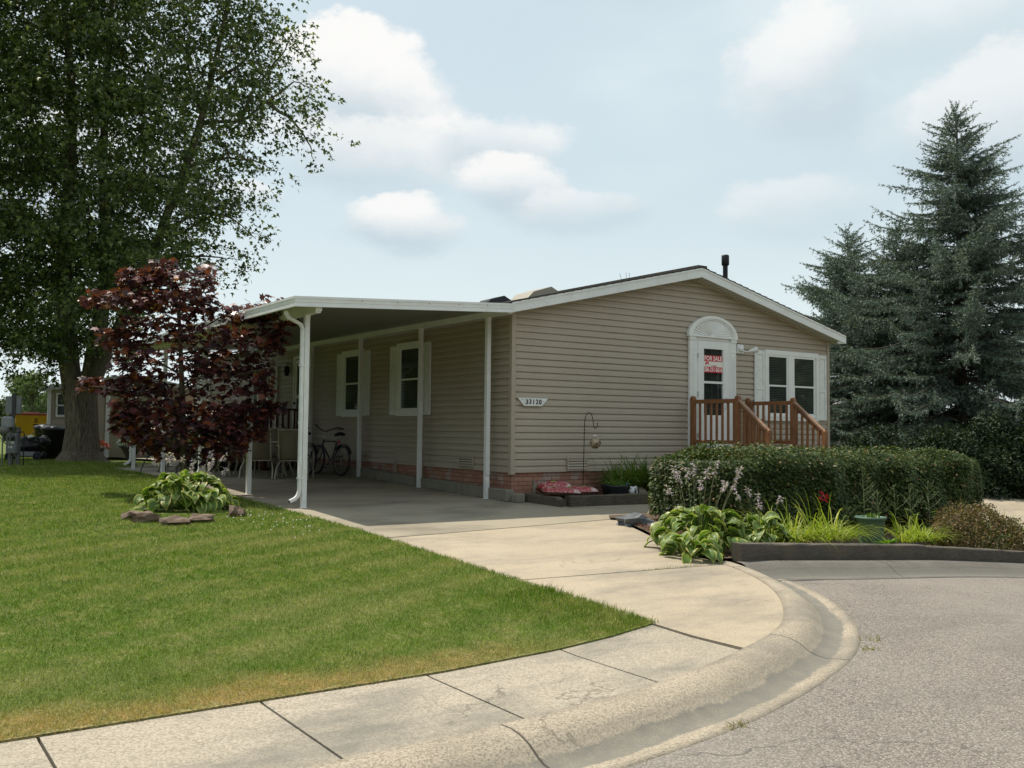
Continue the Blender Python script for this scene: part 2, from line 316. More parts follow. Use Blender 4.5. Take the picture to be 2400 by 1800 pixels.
# ------------------------------------------------------------------ mesh building
class MB:
    def __init__(s): s.v = []; s.f = []; s.m = []; s.sm = []
    def add(s, vs, fs, mi=0, smooth=False):
        o = len(s.v); s.v += [tuple(v) for v in vs]; s.f += [tuple(i+o for i in f) for f in fs]; s.m += [mi]*len(fs); s.sm += [smooth]*len(fs)
    def box(s, x0, x1, y0, y1, z0, z1, mi=0, ch=0):
        if ch:
            return s.cbox(x0, x1, y0, y1, z0, z1, ch, mi)
        s.add([(x0,y0,z0),(x1,y0,z0),(x1,y1,z0),(x0,y1,z0),(x0,y0,z1),(x1,y0,z1),(x1,y1,z1),(x0,y1,z1)],
              [(0,3,2,1),(4,5,6,7),(0,1,5,4),(1,2,6,5),(2,3,7,6),(3,0,4,7)], mi)
    def cbox(s, x0, x1, y0, y1, z0, z1, c, mi=0):
        # chamfered in plan and at top/bottom
        def ring(z, k):
            return [(x0+k+c,y0+k,z),(x1-k-c,y0+k,z),(x1-k,y0+k+c,z),(x1-k,y1-k-c,z),(x1-k-c,y1-k,z),(x0+k+c,y1-k,z),(x0+k,y1-k-c,z),(x0+k,y0+k+c,z)]
        rs = [ring(z0, c), ring(z0+c, 0), ring(z1-c, 0), ring(z1, c)]
        s.rings(rs, mi, False, True)
    def rings(s, rs, mi=0, smooth=True, cap=True, closed=True):
        n = len(rs[0]); vs = [p for r in rs for p in r]; fs = []
        for i in range(len(rs)-1):
            for j in range(n if closed else n-1):
                k = (j+1) % n; fs.append((i*n+j, i*n+k, (i+1)*n+k, (i+1)*n+j))
        s.add(vs, fs, mi, smooth)
        if cap and closed:
            s.add(rs[0], [tuple(range(n))[::-1]], mi); s.add(rs[-1], [tuple(range(n))], mi)
    def tube(s, pts, r, n=8, mi=0, cap=True, smooth=True):
        pts = [Vector(p) for p in pts]; rr = r if isinstance(r, (list, tuple)) else [r]*len(pts)
        rs = []; up = None
        for i, p in enumerate(pts):
            d = (pts[min(i+1, len(pts)-1)]-pts[max(i-1, 0)])
            if d.length < 1e-9: d = Vector((0, 0, 1))
            d.normalize()
            if up is None: up = d.orthogonal().normalized()
            up = (up - d*up.dot(d)); up = up.normalized() if up.length > 1e-6 else d.orthogonal().normalized()
            q = d.cross(up)
            rs.append([p+(up*math.cos(2*PI*k/n)+q*math.sin(2*PI*k/n))*rr[i] for k in range(n)])
        s.rings(rs, mi, smooth, cap)
    def lathe(s, prof, c=(0, 0, 0), n=24, mi=0, axis='z', cap=False, sx=1, sy=1):
        rs = []
        for r, z in prof:
            ring = []
            for k in range(n):
                a = 2*PI*k/n; x, y = r*math.cos(a)*sx, r*math.sin(a)*sy
                p = (x, y, z) if axis == 'z' else ((z, x, y) if axis == 'x' else (x, z, y))
                ring.append((c[0]+p[0], c[1]+p[1], c[2]+p[2]))
            rs.append(ring)
        s.rings(rs, mi, True, cap)
    def torus(s, c, R, r, axis='y', n=28, m=8, mi=0):
        rs = []
        for i in range(n+1):
            a = 2*PI*i/n; ring = []
            for k in range(m):
                b = 2*PI*k/m; q = R+r*math.cos(b); h = r*math.sin(b)
                p = (q*math.cos(a), h, q*math.sin(a)) if axis == 'y' else ((q*math.cos(a), q*math.sin(a), h) if axis == 'z' else (h, q*math.cos(a), q*math.sin(a)))
                ring.append((c[0]+p[0], c[1]+p[1], c[2]+p[2]))
            rs.append(ring)
        s.rings(rs, mi, True, False)
    def bar(s, a, b, w, h, mi=0):
        # rectangular bar from a to b, w across (horizontal), h vertical-ish
        a, b = Vector(a), Vector(b); d = (b-a).normalized(); side = d.cross(Vector((0, 0, 1)))
        side = side.normalized() if side.length > 1e-5 else Vector((1, 0, 0)); up = side.cross(d).normalized()
        rs = []
        for p in (a, b): rs.append([p+side*w/2*i+up*h/2*j for i, j in ((-1,-1),(1,-1),(1,1),(-1,1))])
        s.rings(rs, mi, False, True)
    def prism(s, poly, axis, a, b, mi=0):
        # polygon (2d) extruded on an axis
        def P(p, t): return (t, p[0], p[1]) if axis == 'x' else ((p[0], t, p[1]) if axis == 'y' else (p[0], p[1], t))
        s.rings([[P(p, a) for p in poly], [P(p, b) for p in poly]], mi, False, True)
    def blob(s, c, r, sub=2, noise=.15, mi=0, seed=0, flat=None, sm=True):
        bm = bmesh.new(); bmesh.ops.create_icosphere(bm, subdivisions=sub, radius=1)
        rs_ = random.Random(seed); offs = [Vector((rs_.uniform(-9, 9), rs_.uniform(-9, 9), rs_.uniform(-9, 9))) for _ in range(2)]
        from mathutils import noise as MN
        vs = []
        for v in bm.verts:
            k = 1+noise*MN.noise(v.co*1.6+offs[0])*1.6+noise*.5*MN.noise(v.co*4+offs[1])
            p = Vector((v.co.x*r[0], v.co.y*r[1], v.co.z*r[2]))*k
            if flat is not None: p.z = max(p.z, flat)
            vs.append((p.x+c[0], p.y+c[1], p.z+c[2]))
        fs = [tuple(x.index for x in f.verts) for f in bm.faces]; bm.free(); s.add(vs, fs, mi, sm)
    def build(s, name, mats, parent=None, world=False, fixn=True):
        me = bpy.data.meshes.new(name)
        off = Vector((0, 0, 0))
        if parent is not None and world:
            off = ROOTLOC.get(parent.name, Vector((0, 0, 0)))
        vs = [(v[0]-off[0], v[1]-off[1], v[2]-off[2]) for v in s.v] if off.length else s.v
        me.from_pydata(vs, [], s.f)
        for mt in (mats if isinstance(mats, (list, tuple)) else [mats]): me.materials.append(mt)
        me.polygons.foreach_set('material_index', s.m); me.polygons.foreach_set('use_smooth', s.sm)
        if fixn:
            bm = bmesh.new(); bm.from_mesh(me); bmesh.ops.recalc_face_normals(bm, faces=bm.faces); bm.to_mesh(me); bm.free()
        me.update()
        o = bpy.data.objects.new(name, me); COL.objects.link(o)
        if parent is not None:
            o.parent = parent; ROOTLOC[o.name] = off
        return o
ROOTLOC = {}
def tag(o, label=None, cat=None, group=None, kind=None):
    if label: o['label'] = label
    if cat: o['category'] = cat
    if group: o['group'] = group
    if kind: o['kind'] = kind
    return o
def thing(name, label, cat, loc=(0, 0, 0), rz=0, group=None):
    o = bpy.data.objects.new(name, None); COL.objects.link(o); o.location = loc; o.rotation_euler = (0, 0, rz); o.empty_display_size = .2
    ROOTLOC[o.name] = Vector(loc)
    return tag(o, label, cat, group)
def dup(root, loc, rz=0, label=None, scale=None):
    kids = {}
    for o in bpy.data.objects:
        if o.parent: kids.setdefault(o.parent.name, []).append(o)
    def rec(o, p):
        c = o.copy(); COL.objects.link(c); c.parent = p
        for ch in kids.get(o.name, []): rec(ch, c)
        return c
    r = rec(root, None); r.location = loc; r.rotation_euler = (0, 0, rz)
    if scale: r.scale = scale
    if label: r['label'] = label
    return r

def npmesh(name, V, Fs, mats, parent=None, off=(0, 0, 0), midx=None, smooth=False):
    # V (n,3); Fs list of (k, array m×k)
    me = bpy.data.meshes.new(name); V = np.asarray(V, dtype=np.float32) - np.array(off, dtype=np.float32)
    me.vertices.add(len(V)); me.vertices.foreach_set('co', V.ravel())
    loops = np.concatenate([F.ravel() for F in Fs]).astype(np.int32)
    cnt = np.concatenate([np.full(len(F), F.shape[1]) for F in Fs]).astype(np.int32)
    st = np.concatenate([[0], np.cumsum(cnt)[:-1]]).astype(np.int32)
    me.loops.add(len(loops)); me.loops.foreach_set('vertex_index', loops)
    me.polygons.add(len(cnt)); me.polygons.foreach_set('loop_start', st); me.polygons.foreach_set('loop_total', cnt)
    for mt in (mats if isinstance(mats, (list, tuple)) else [mats]): me.materials.append(mt)
    if midx is not None: me.polygons.foreach_set('material_index', midx.astype(np.int32))
    if smooth: me.polygons.foreach_set('use_smooth', np.ones(len(cnt), dtype=bool))
    me.update(calc_edges=True); me.validate()
    o = bpy.data.objects.new(name, me); COL.objects.link(o)
    if parent is not None: o.parent = parent
    return o
def unit(a): return a/np.maximum(np.linalg.norm(a, axis=-1, keepdims=True), 1e-9)
DIAM = (np.array([(0, 0, 0), (.45, .5, .10), (1, 0, -.05), (.45, -.5, .10)]), [(0, 1, 2), (0, 2, 3)])
MAPLE = (np.array([(0,0,0),(.12,.28,.02),(.05,.5,-.06),(.38,.3,.03),(.62,.55,-.06),(.62,.2,.03),(1,0,-.10),(.62,-.2,.03),(.62,-.55,-.06),(.38,-.3,.03),(.05,-.5,-.06),(.12,-.28,.02)]),
         [(0,1,2,3),(0,3,4,5),(0,5,6,7),(0,7,8,9),(0,9,10,11)])
SMAPLE = (np.array([(0,0,0),(.25,.42,-.05),(.42,.14,.03),(1,0,-.12),(.42,-.14,.03),(.25,-.42,-.05)]), [(0,1,2),(0,2,3,4),(0,4,5)])
NEEDLE = (np.array([(0, -.5, 0), (1, 0, 0), (0, .5, 0)]), [(0, 1, 2)])
def leaves(name, P, D, Nn, Ln, Wd, tmpl, mats, parent=None, off=(0, 0, 0), midx=None):
    tv, tf = tmpl; n = len(P)
    D = unit(D); S = unit(np.cross(Nn, D)); N2 = np.cross(D, S)
    V = P[:, None, :] + tv[None, :, 0:1]*(D*Ln[:, None])[:, None, :] + tv[None, :, 1:2]*(S*Wd[:, None])[:, None, :] + tv[None, :, 2:3]*(N2*Ln[:, None])[:, None, :]
    k = len(tv); V = V.reshape(-1, 3); Fs = []; mi = []
    base = (np.arange(n)*k)[:, None]
    bysize = {}
    for i, f in enumerate(tf): bysize.setdefault(len(f), []).append((i, f))
    for sz, lst in bysize.items():
        arr = np.concatenate([base+np.array(f)[None, :] for _, f in lst]); Fs.append(arr)
        if midx is not None: mi.append(np.concatenate([np.full(n, midx[i]) for i, _ in lst]))
    return npmesh(name, V, Fs, mats, parent, off, np.concatenate(mi) if midx is not None else None)
def rdir(n, zb=0.0):
    v = rng.normal(size=(n, 3)); v[:, 2] += zb; return unit(v)

# ------------------------------------------------------------------ ground sheets
def sheet(name, poly, mat, zf, dz=0, step=.5, thick=0, parent=None):
    bm = bmesh.new(); vs = [bm.verts.new((x, y, 0)) for x, y in poly]; bm.faces.new(vs)
    xs = [p[0] for p in poly]; ys = [p[1] for p in poly]
    if step:
        for a0, a1, ax in ((min(xs), max(xs), 0), (min(ys), max(ys), 1)):
            k = math.ceil(a0/step)*step+.0137
            while k < a1:
                co = (k, 0, 0) if ax == 0 else (0, k, 0); no = (1, 0, 0) if ax == 0 else (0, 1, 0)
                bmesh.ops.bisect_plane(bm, geom=bm.verts[:]+bm.edges[:]+bm.faces[:], plane_co=co, plane_no=no, dist=1e-5); k += step
    for v in bm.verts: v.co.z = zf(v.co.x, v.co.y)+dz
    for f in bm.faces:
        if f.normal.z < 0: f.normal_flip()
    bm.normal_update()
    if any(f.normal.z < 0 for f in bm.faces): bmesh.ops.recalc_face_normals(bm, faces=bm.faces)
    for f in bm.faces:
        if f.normal.z < 0: f.normal_flip()
    if thick:
        bd = [e for e in bm.edges if e.is_boundary]
        r = bmesh.ops.extrude_edge_only(bm, edges=bd)
        for v in [g for g in r['geom'] if isinstance(g, bmesh.types.BMVert)]: v.co.z -= thick
    me = bpy.data.meshes.new(name); bm.to_mesh(me); bm.free(); me.materials.append(mat)
    o = bpy.data.objects.new(name, me); COL.objects.link(o)
    if parent: o.parent = parent
    else: o['kind'] = 'structure'
    return o
YW = -7.915   # lawn / sidewalk line
def yw(x): return float(np.interp(x, [-9, -6, -5, -4.4, -3.85], [-7.915, -7.915, -7.83, -7.72, -7.57]))
DRV = -3.82   # lawn / driveway line
def lawnz(x, y): return H(x, y)
# big ground, kept low where the street is
def ground():
    xs = np.concatenate([np.linspace(-420, -40, 14), np.arange(-36, 30, 1.0), np.linspace(32, 420, 14)])
    ys = np.concatenate([np.linspace(-120, -14, 8), np.arange(-12, 26, 1.0), np.linspace(28, 700, 18)])
    V = []; 
    for y in ys:
        for x in xs:
            V.append((x, y, H(x, y)-.05 if y > -4 else min(H(x, y), RD(x, y))-.35))
    nx = len(xs); F = np.array([(j*nx+i, j*nx+i+1, (j+1)*nx+i+1, (j+1)*nx+i) for j in range(len(ys)-1) for i in range(nx-1)])
    o = npmesh('ground', np.array(V), [F], LAWN); tag(o, kind='structure')
ground()
sheet('lawn', [(-45, YW), (-6, YW), (-5.5, yw(-5.5)), (-5, yw(-5)), (-4.4, yw(-4.4)), (DRV-.04, yw(-3.85)), (DRV-.02, -2), (-3.98, 0), (-4.04, 11.3), (-4.05, 26), (-45, 26)], LAWN, lawnz, .012, .8, .05)
DRVPOLY = [(DRV, -7.62), (DRV, -2.83), (-3.78, -2.62), (0.0, -2.47), (.08, -2.60), (-.33, -3.56), (-.80, -4.52), (-1.12, -5.4), (-1.16, -5.75), (-1.28, -6.19), (-1.61, -6.8), (-1.95, -7.25), (-2.43, -7.71), (-2.79, -7.97), (-3.24, -8.24), (-3.80, -8.48)]
# driveway: three slabs with real joints
def slab(name, poly, mat, dz=.0): return sheet(name, poly, mat, H, dz, .5, .12)
CURBA = [(-45, -9.02), (-9, -9.03), (-7.38, -9.03), (-6.74, -9.04), (-6.22, -9.0), (-5.55, -8.93), (-5.08, -8.86), (-4.57, -8.73), (-4.03, -8.56), (-3.26, -8.26), (-2.79, -7.99), (-2.43, -7.70), (-1.95, -7.24), (-1.61, -6.78), (-1.30, -6.19), (-1.17, -5.75)]
slab('driveway', [(DRV, -5.64), (DRV, -2.86), (-3.2, -2.83), (.02, -2.50), (.08, -2.60), (-.33, -3.56), (-.80, -4.52), (-1.12, -5.4), (-1.16, -5.74), (-1.20, -5.86)][:], CONC)
slab('driveway_apron', [(DRV, -7.60), (DRV, -5.665), (-1.205, -5.885), (-1.33, -6.25), (-1.63, -6.81), (-1.97, -7.26), (-2.45, -7.72), (-2.81, -8.0), (-3.27, -8.28), (-3.79, -8.49)], CONC)
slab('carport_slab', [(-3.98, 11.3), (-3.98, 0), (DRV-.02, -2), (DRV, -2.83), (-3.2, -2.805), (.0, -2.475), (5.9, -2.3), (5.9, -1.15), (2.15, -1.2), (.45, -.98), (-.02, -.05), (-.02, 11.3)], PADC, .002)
# sidewalk flags
SWJ = [-40, -33, -26, -19, -15.2, -13.0, -11.75, -10.55, -9.45, -8.32, -7.18, -6.10, -4.97, -3.86]
def swback(x): return float(np.interp(x, [p[0] for p in CURBA], [p[1] for p in CURBA]))
for i in range(len(SWJ)-1):
    a, b = SWJ[i]+.008, SWJ[i+1]-.008
    xs_ = np.linspace(a, b, 5); poly = [(x, yw(x)+.02) for x in xs_]+[(x, swback(x)+.006) for x in xs_[::-1]]
    o = slab('sidewalk' , poly, WALKC, .0)
def curb(name, path, n=220, w=.60, mat=CURBC):
    P = [Vector((x, y)) for x, y in path]
    # resample with smoothing
    d = [0]
    for a, b in zip(P, P[1:]): d.append(d[-1]+(b-a).length)
    ts = np.linspace(0, d[-1], n) if d[-1] < 20 else np.concatenate([np.linspace(0, d[-1]-13, 20)[:-1], np.linspace(d[-1]-13, d[-1], n)])
    X = np.interp(ts, d, [p.x for p in P]); Y = np.interp(ts, d, [p.y for p in P])
    k = np.ones(13)/13; pad = lambda A: np.convolve(np.pad(A, 6, mode='edge'), k, 'valid')
    X2, Y2 = X.copy(), Y.copy(); i0 = 25 if d[-1] > 20 else 0
    X2[i0:] = pad(X)[i0:]; Y2[i0:] = pad(Y)[i0:]; X2[-1] = X[-1]; Y2[-1] = Y[-1]
    prof = [(0, -.12), (0, .006), (.012, .012), (.10, .010), (.17, -.002), (.24, -.03), (.30, -.075), (.36, -.10), (.44, -.112), (w*.88, -.10), (w, -.095), (w+.02, -.2)]
    rs = []
    for i in range(len(X2)):
        a = max(i-1, 0); b = min(i+1, len(X2)-1); t = Vector((X2[b]-X2[a], Y2[b]-Y2[a])).normalized(); nrm = Vector((t.y, -t.x))
        ring = []; hb = H(X2[i], Y2[i])
        xo, yo = X2[i]+nrm.x*w, Y2[i]+nrm.y*w; ro = RD(xo, yo)+.006
        for q, z in prof:
            f = clip(q/w, 0, 1)**2; jit = 0
            zz = hb+z if q < .2 else (1-f)*(hb+z)+f*(ro+(z+.095))
            ring.append((X2[i]+nrm.x*q, Y2[i]+nrm.y*q, zz))
        rs.append(ring)
    m = MB(); m.rings(rs, 0, True, False, closed=False); o = m.build(name, mat); o['kind'] = 'structure'
    at_ = o.data.attributes.new('across', 'FLOAT', 'POINT'); at_.data.foreach_set('value', np.tile(np.array([q for q, z in prof])/w, len(rs)).astype(np.float32))
    al = np.concatenate([[0], np.cumsum(np.hypot(np.diff(X2), np.diff(Y2)))]); al = al-np.interp(-3.30, X2, al) if w > .55 else al+.9
    at2 = o.data.attributes.new('along', 'FLOAT', 'POINT'); at2.data.foreach_set('value', np.repeat(al, len(prof)).astype(np.float32))
    return o, X2, Y2
curb('curb', CURBA)
curb('curb_bulb', [(-1.12, -5.80), (-.8, -5.90), (-.24, -6.0), (.81, -6.09), (2.18, -6.16), (3.34, -6.41), (4.6, -7.0), (6.5, -8.2), (8.5, -10), (10, -12.5)], 160, .5, CURBD)
def road():
    # street sheet bounded by the two gutters
    def off(path, w):
        out = []
        for i, (x, y) in enumerate(path):
            a = path[max(i-1, 0)]; b = path[min(i+1, len(path)-1)]; t = Vector((b[0]-a[0], b[1]-a[1])).normalized(); out.append((x+t.y*w, y-t.x*w))
        return out
    A = off(CURBA, .575); B = off([(-.8, -5.90), (-.24, -6.0), (.81, -6.09), (2.18, -6.16), (3.34, -6.41), (4.6, -7.0), (6.5, -8.2), (8.5, -10), (10, -12.5)], .475)
    A = [p for p in A if p[1] < -6.35]
    poly = A + [(-.62, -6.36)] + [p for p in B if p[0] > -.5] + [(11, -45), (-45, -45)]
    sheet('road', poly, ASPH, RD, 0, .8)
road()
sheet('mulch_bed', [(.05, -2.48), (.1, -2.62), (-.31, -3.56), (-.78, -4.52), (-1.08, -5.35), (-1.06, -5.72), (-.24, -5.84), (.81, -5.92), (2.18, -6.0), (3.34, -6.25), (4.3, -6.6), (5.6, -6.1), (6.9, -4.5), (7.6, -2.3), (.2, -2.28)], SOIL, H, .03, .5)
sheet('front_bed', [(.0, -.02), (.12, -.2), (.5, -.85), (2.2, -1.06), (4.1, -1.1), (4.1, -.01)], MULCH, H, .07, .3)
sheet('neighbor_driveway', [(5.0, -7.35), (6.2, -5.6), (7.2, -4.2), (8.9, -3.0), (10.65, -2.2), (14, -1.5), (16, -5), (14, -10), (9.2, -10.6), (8.7, -10.1), (6.7, -8.2)], CONC, H, .02, .8, .1)
sheet('verge', [(4.15, -6.45), (4.62, -6.97), (5.2, -7.34), (6.4, -5.7), (7.4, -4.3), (7.0, -4.1), (5.5, -6.0)], LAWN, H, .026, .5)
sheet('back_walk', [(-3.4, 11.32), (-.02, 11.32), (-.1, 15), (-1.3, 18.7), (-2.4, 18.7), (-1.4, 15)], PADC, H, .02, 1)

# ================================================================== HOUSE
HC = .11430; ZS = .30   # siding course, siding bottom
def gable_z(x, y=0): return 4.0 - .234*abs(x-4.21)
house = thing('mobile_home', 'long single-storey mobile home with taupe lap siding, brick skirt and low gable roof', 'house', (4.21, 0, 0))
def siding_face(mb, axis, n0, a, b, ztop, sgn, u0=None, z0=ZS, h=HC):
    # lap siding: axis 'x' -> wall along x at y=n0 facing sgn*y ; axis 'y' -> wall along y at x=n0
    k = 0; z = z0
    def pt(u, out, zz): return (u, n0+sgn*out, zz) if axis == 'x' else (n0+sgn*out, u, zz)
    while True:
        zt = z+h
        for (za, oa, zb, ob) in ((z, -.012, z, .015), (z, .015, z+h*.55, .010), (z+h*.55, .010, z+h*.68, .000), (z+h*.68, .000, z+h*.90, -.004), (z+h*.90, -.004, zt, -.012)):
            # clip by the roof line
            def span(zz):
                if callable(ztop):
                    hw = (4.0-zz)/.234
                    return max(a, 4.21-hw), min(b, 4.21+hw)
                return a, b
            A0, B0 = span(za); A1, B1 = span(zb)
            if B1 <= A1: A1 = B1 = (A0+B0)/2
            if B0 <= A0: continue
            mb.add([pt(A0, oa, za), pt(B0, oa, za), pt(B1, ob, zb), pt(A1, ob, zb)], [(0, 1, 2, 3)])
        if k % 2 == 0:
            for q in range(2):
                xs = random.uniform(a, b); A0, B0 = span(zt) if callable(ztop) else (a, b)
                if A0+.1 < xs < B0-.1:
                    for dz in (0, h):
                        if callable(ztop) and z+dz+h > 3.2: continue
                        mb.add([pt(xs, .0148, z+dz), pt(xs+.0025, .0165, z+dz), pt(xs+.0025, .0125, z+dz+h*.55), pt(xs, .0108, z+dz+h*.55)], [(0, 1, 2, 3)])
        z = zt; k += 1
        if (not callable(ztop) and z >= ztop) or (callable(ztop) and z >= 3.99): break
m = MB(); siding_face(m, 'x', 0, .05, 8.37, gable_z, -1); m.build('gable_siding', SIDING, house, True, False)
m = MB(); siding_face(m, 'y', 0, .05, 18.15, 3.05, -1); m.build('side_siding', SIDING, house, True, False)
m = MB(); m.box(.018, 8.40, .018, 18.18, ZS, 3.02); m.build('wall', SIDING, house, True)
m = MB()
m.box(-.03, .055, -.03, .055, ZS-.03, 3.02, ch=.004)
m.box(-.034, .059, -.034, .059, ZS-.03, ZS+.18, ch=.003)
m.build('corner_trim', TRIM, house, True)
m = MB(); m.box(8.345, 8.43, -.03, .055, ZS-.03, 3.02, ch=.004); m.build('corner_trim', TRIM, house, True)
m = MB(); m.box(-.03, .05, 18.1, 18.2, ZS-.03, 3.0); m.build('corner_trim', TRIM, house, True)
m = MB(); m.box(.03, 8.38, .03, 18.12, -.5, ZS+.02); m.build('brick_skirt', BRICK, house, True)
# roof: shingle sheets, rake boards, soffit
YF, YB, XL, XR, ZR = -.30, 18.5, -.205, 8.625, 4.165
def rz(x): return ZR-.234*abs(x-4.21)
m = MB()
for xa, xb in ((XL-.03, 4.21), (4.21, XR+.03)):
    n = 24
    for i in range(n):
        # overlapping shingle courses
        u0 = i/n; u1 = (i+1)/n
        lo, hi = (xa+(xb-xa)*u0, xa+(xb-xa)*u1) if xa < 4 else (xb+(xa-xb)*u0, xb+(xa-xb)*u1)
        zlo, zhi = rz(lo)+.035, rz(hi)+.020
        m.add([(lo, YF-.015, zlo), (hi, YF-.015, zhi), (hi, YB, zhi), (lo, YB, zlo), (lo, YF-.015, zlo-.022), (hi, YF-.015, zhi-.022), (lo, YB, zlo-.022), (hi, YB, zhi-.022)], [(0, 1, 2, 3), (0, 4, 5, 1), (0, 3, 6, 4), (4, 6, 7, 5)])
m.box(4.09, 4.33, YF-.018, YB, ZR+.0, ZR+.045)
m.build('roof', SHINGLE, house, True)
m = MB()
for sx in (-1, 1):
    xe = XL if sx < 0 else XR
    poly = [(4.21, ZR), (xe, rz(xe)), (xe, rz(xe)-.165), (4.21, ZR-.175)]
    m.prism(poly, 'y', YF, YF+.025)
    m.prism([(4.21, ZR+.004), (xe, rz(xe)+.004), (xe, rz(xe)-.03), (4.21, ZR-.03)], 'y', YF-.012, YF)
m.build('rake_board', WHITEP, house, True)
m = MB()
# ribbed soffit
for sx in (-1, 1):
    xe = XL+.002 if sx < 0 else XR-.002; n = 40
    for i in range(n):
        x0 = 4.21+(xe-4.21)*i/n; x1 = 4.21+(xe-4.21)*(i+1)/n; xm = x0+(x1-x0)*.88
        z0, z1, zm = rz(x0)-.160, rz(x1)-.160, rz(xm)-.160
        m.add([(x0, YF+.02, z0), (xm, YF+.02, zm), (xm, .02, zm), (x0, .02, z0), (x1, YF+.02, z1+.008), (x1, .02, z1+.008)], [(0, 1, 2, 3), (1, 4, 5, 2)])
m.box(8.40, XR, .0, YB, 2.985, 2.99); m.build('soffit', pm('soffit_vinyl', (.55, .55, .5), .5), house, True)
m = MB(); m.box(XR, XR+.02, YF, YB, 2.965, rz(XR)+.01); m.box(8.39, XR+.02, YF+.0255, YF+.04, 2.96, 3.0); m.build('eave_fascia', WHITEP, house, True)
# F-channel line under the soffit along the gable
m = MB()
for sx in (-1, 1):
    xe = .06 if sx < 0 else 8.36
    m.prism([(4.21, 4.0+.01), (xe, gable_z(xe)+.01), (xe, gable_z(xe)-.03), (4.21, 4.0-.03)], 'y', -.03, -.016)
m.build('soffit_channel', TRIM, house, True)
# stove pipe on the roof
m = MB(); pz = rz(6.8)+.47
m.lathe([(.055, pz-.6), (.055, pz+.72)], (6.8, 1.5, 0), 20, cap=True); m.lathe([(.02, pz+.72), (.07, pz+.70), (.085, pz+.73), (.085, pz+.92), (.07, pz+.94), (.01, pz+.94)], (6.8, 1.5, 0), 20, cap=True)
m.lathe([(.16, pz-.53), (.08, pz-.39), (.057, pz-.37)], (6.8, 1.5, 0), 20); m.build('stove_pipe', BLACKM, house, True)
m = MB(); z = rz(2.6)
m.prism([(3.08, rz(3.08)-.02), (3.08, rz(3.08)+.03), (3.26, rz(3.26)+.16), (3.75, rz(3.75)+.20), (4.0, rz(4.0)+.03), (4.0, rz(4.0)-.02)], 'y', 3.9, 4.6)
m.build('skylight', pm('tan_vent_hood', (.30, .27, .21), .5), house, True)
m = MB(); m.prism([(.72, rz(.72)-.02), (.72, rz(.72)+.10), (.76, rz(.76)+.14), (1.08, rz(1.08)+.16), (1.3, rz(1.3)-.0)], 'y', 1.85, 2.2); m.build('roof_vent', BLACKP, house, True)
for dx, hgt, tilt in ((0, .16, -.06), (.1, .17, 0), (.17, .16, .01)):
    m = MB(); x = 2.35+dx; m.tube([(x, -.1, rz(x)+.03), (x+tilt, -.1, rz(x)+hgt)], .0035, 5); m.build('wire', BLACKM, house, True)

# --- window builder on a wall facing -n ; P maps local (u along wall, o outward, z)
def window(name, parent, P, u0, u1, z0, z1, sashes, casing=.08, blinds=True, head=.095):
    # rings
    def boxp(mb, ua, ub, oa, ob, za, zb, mi=0):
        vs = [P(ua, oa, za), P(ub, oa, za), P(ub, ob, za), P(ua, ob, za), P(ua, oa, zb), P(ub, oa, zb), P(ub, ob, zb), P(ua, ob, zb)]
        mb.add(vs, [(0,3,2,1),(4,5,6,7),(0,1,5,4),(1,2,6,5),(2,3,7,6),(3,0,4,7)], mi)
    m = MB()
    boxp(m, u0, u1, .0, .045, z1-head, z1); boxp(m, u0, u1, .0, .045, z0, z0+.085)
    boxp(m, u0, u0+casing, .0, .044, z0+.085, z1-head); boxp(m, u1-casing, u1, .0, .044, z0+.085, z1-head)
    boxp(m, u0-.004, u1+.004, .044, .052, z0+.07, z0+.09)
    f = m.build('window', WHITE, parent, True)
    n = len(sashes)
    for i, (a, b) in enumerate(sashes):
        zb, zt = z0+.085, z1-head
        if i < n-1:
            mm = MB(); boxp(mm, b, sashes[i+1][0], .0, .043, zb, zt); mm.build('mullion', WHITE, f, True)
        m = MB(); w = .032
        zm = (zb+zt)/2+.0
        for (x0, x1, y0, y1, o) in ((a, b, zt-.045, zt, .034), (a, b, zb, zb+.05, .034), (a, a+w, zb+.05, zt-.045, .034), (b-w, b, zb+.05, zt-.045, .034), (a+w, b-w, zm-.018, zm+.018, .034),
                                (a+w, a+w+.022, zb+.05, zm-.018, .028), (b-w-.022, b-w, zb+.05, zm-.018, .028), (a+w, b-w, zb+.05, zb+.075, .028), (a+w, a+w+.016, zm+.018, zt-.045, .024), (b-w-.016, b-w, zm+.018, zt-.045, .024)):
            boxp(m, x0, x1, .001, o, y0, y1)
        m.build('sash', WHITE, f, True)
        m = MB(); boxp(m, a+w*.5, b-w*.5, .0165, .0172, zb+.02, zt-.02); m.build('dark_room', DARK, f, True)
        if blinds:
            m = MB(); z = zb+.06; sl = math.radians(20)
            while z < zt-.05:
                vs = [P(a+w, .0178, z), P(b-w, .0178, z), P(b-w, .0198, z+.012), P(a+w, .0198, z+.012)]
                m.add(vs, [(0, 1, 2, 3)]); z += .036
            for q in (.27, .73): boxp(m, a+(b-a)*q, a+(b-a)*q+.004, .0201, .0206, zb+.05, zt-.04)
            m.build('blind', BLIND, f, True, False)
        m = MB(); vs = [P(a+w*.6, .0222, zb+.03), P(b-w*.6, .0222, zb+.03), P(b-w*.6, .0222, zt-.03), P(a+w*.6, .0222, zt-.03)]
        m.add(vs, [(0, 1, 2, 3)]); m.build('pane', GLASS, f, True)
    return f
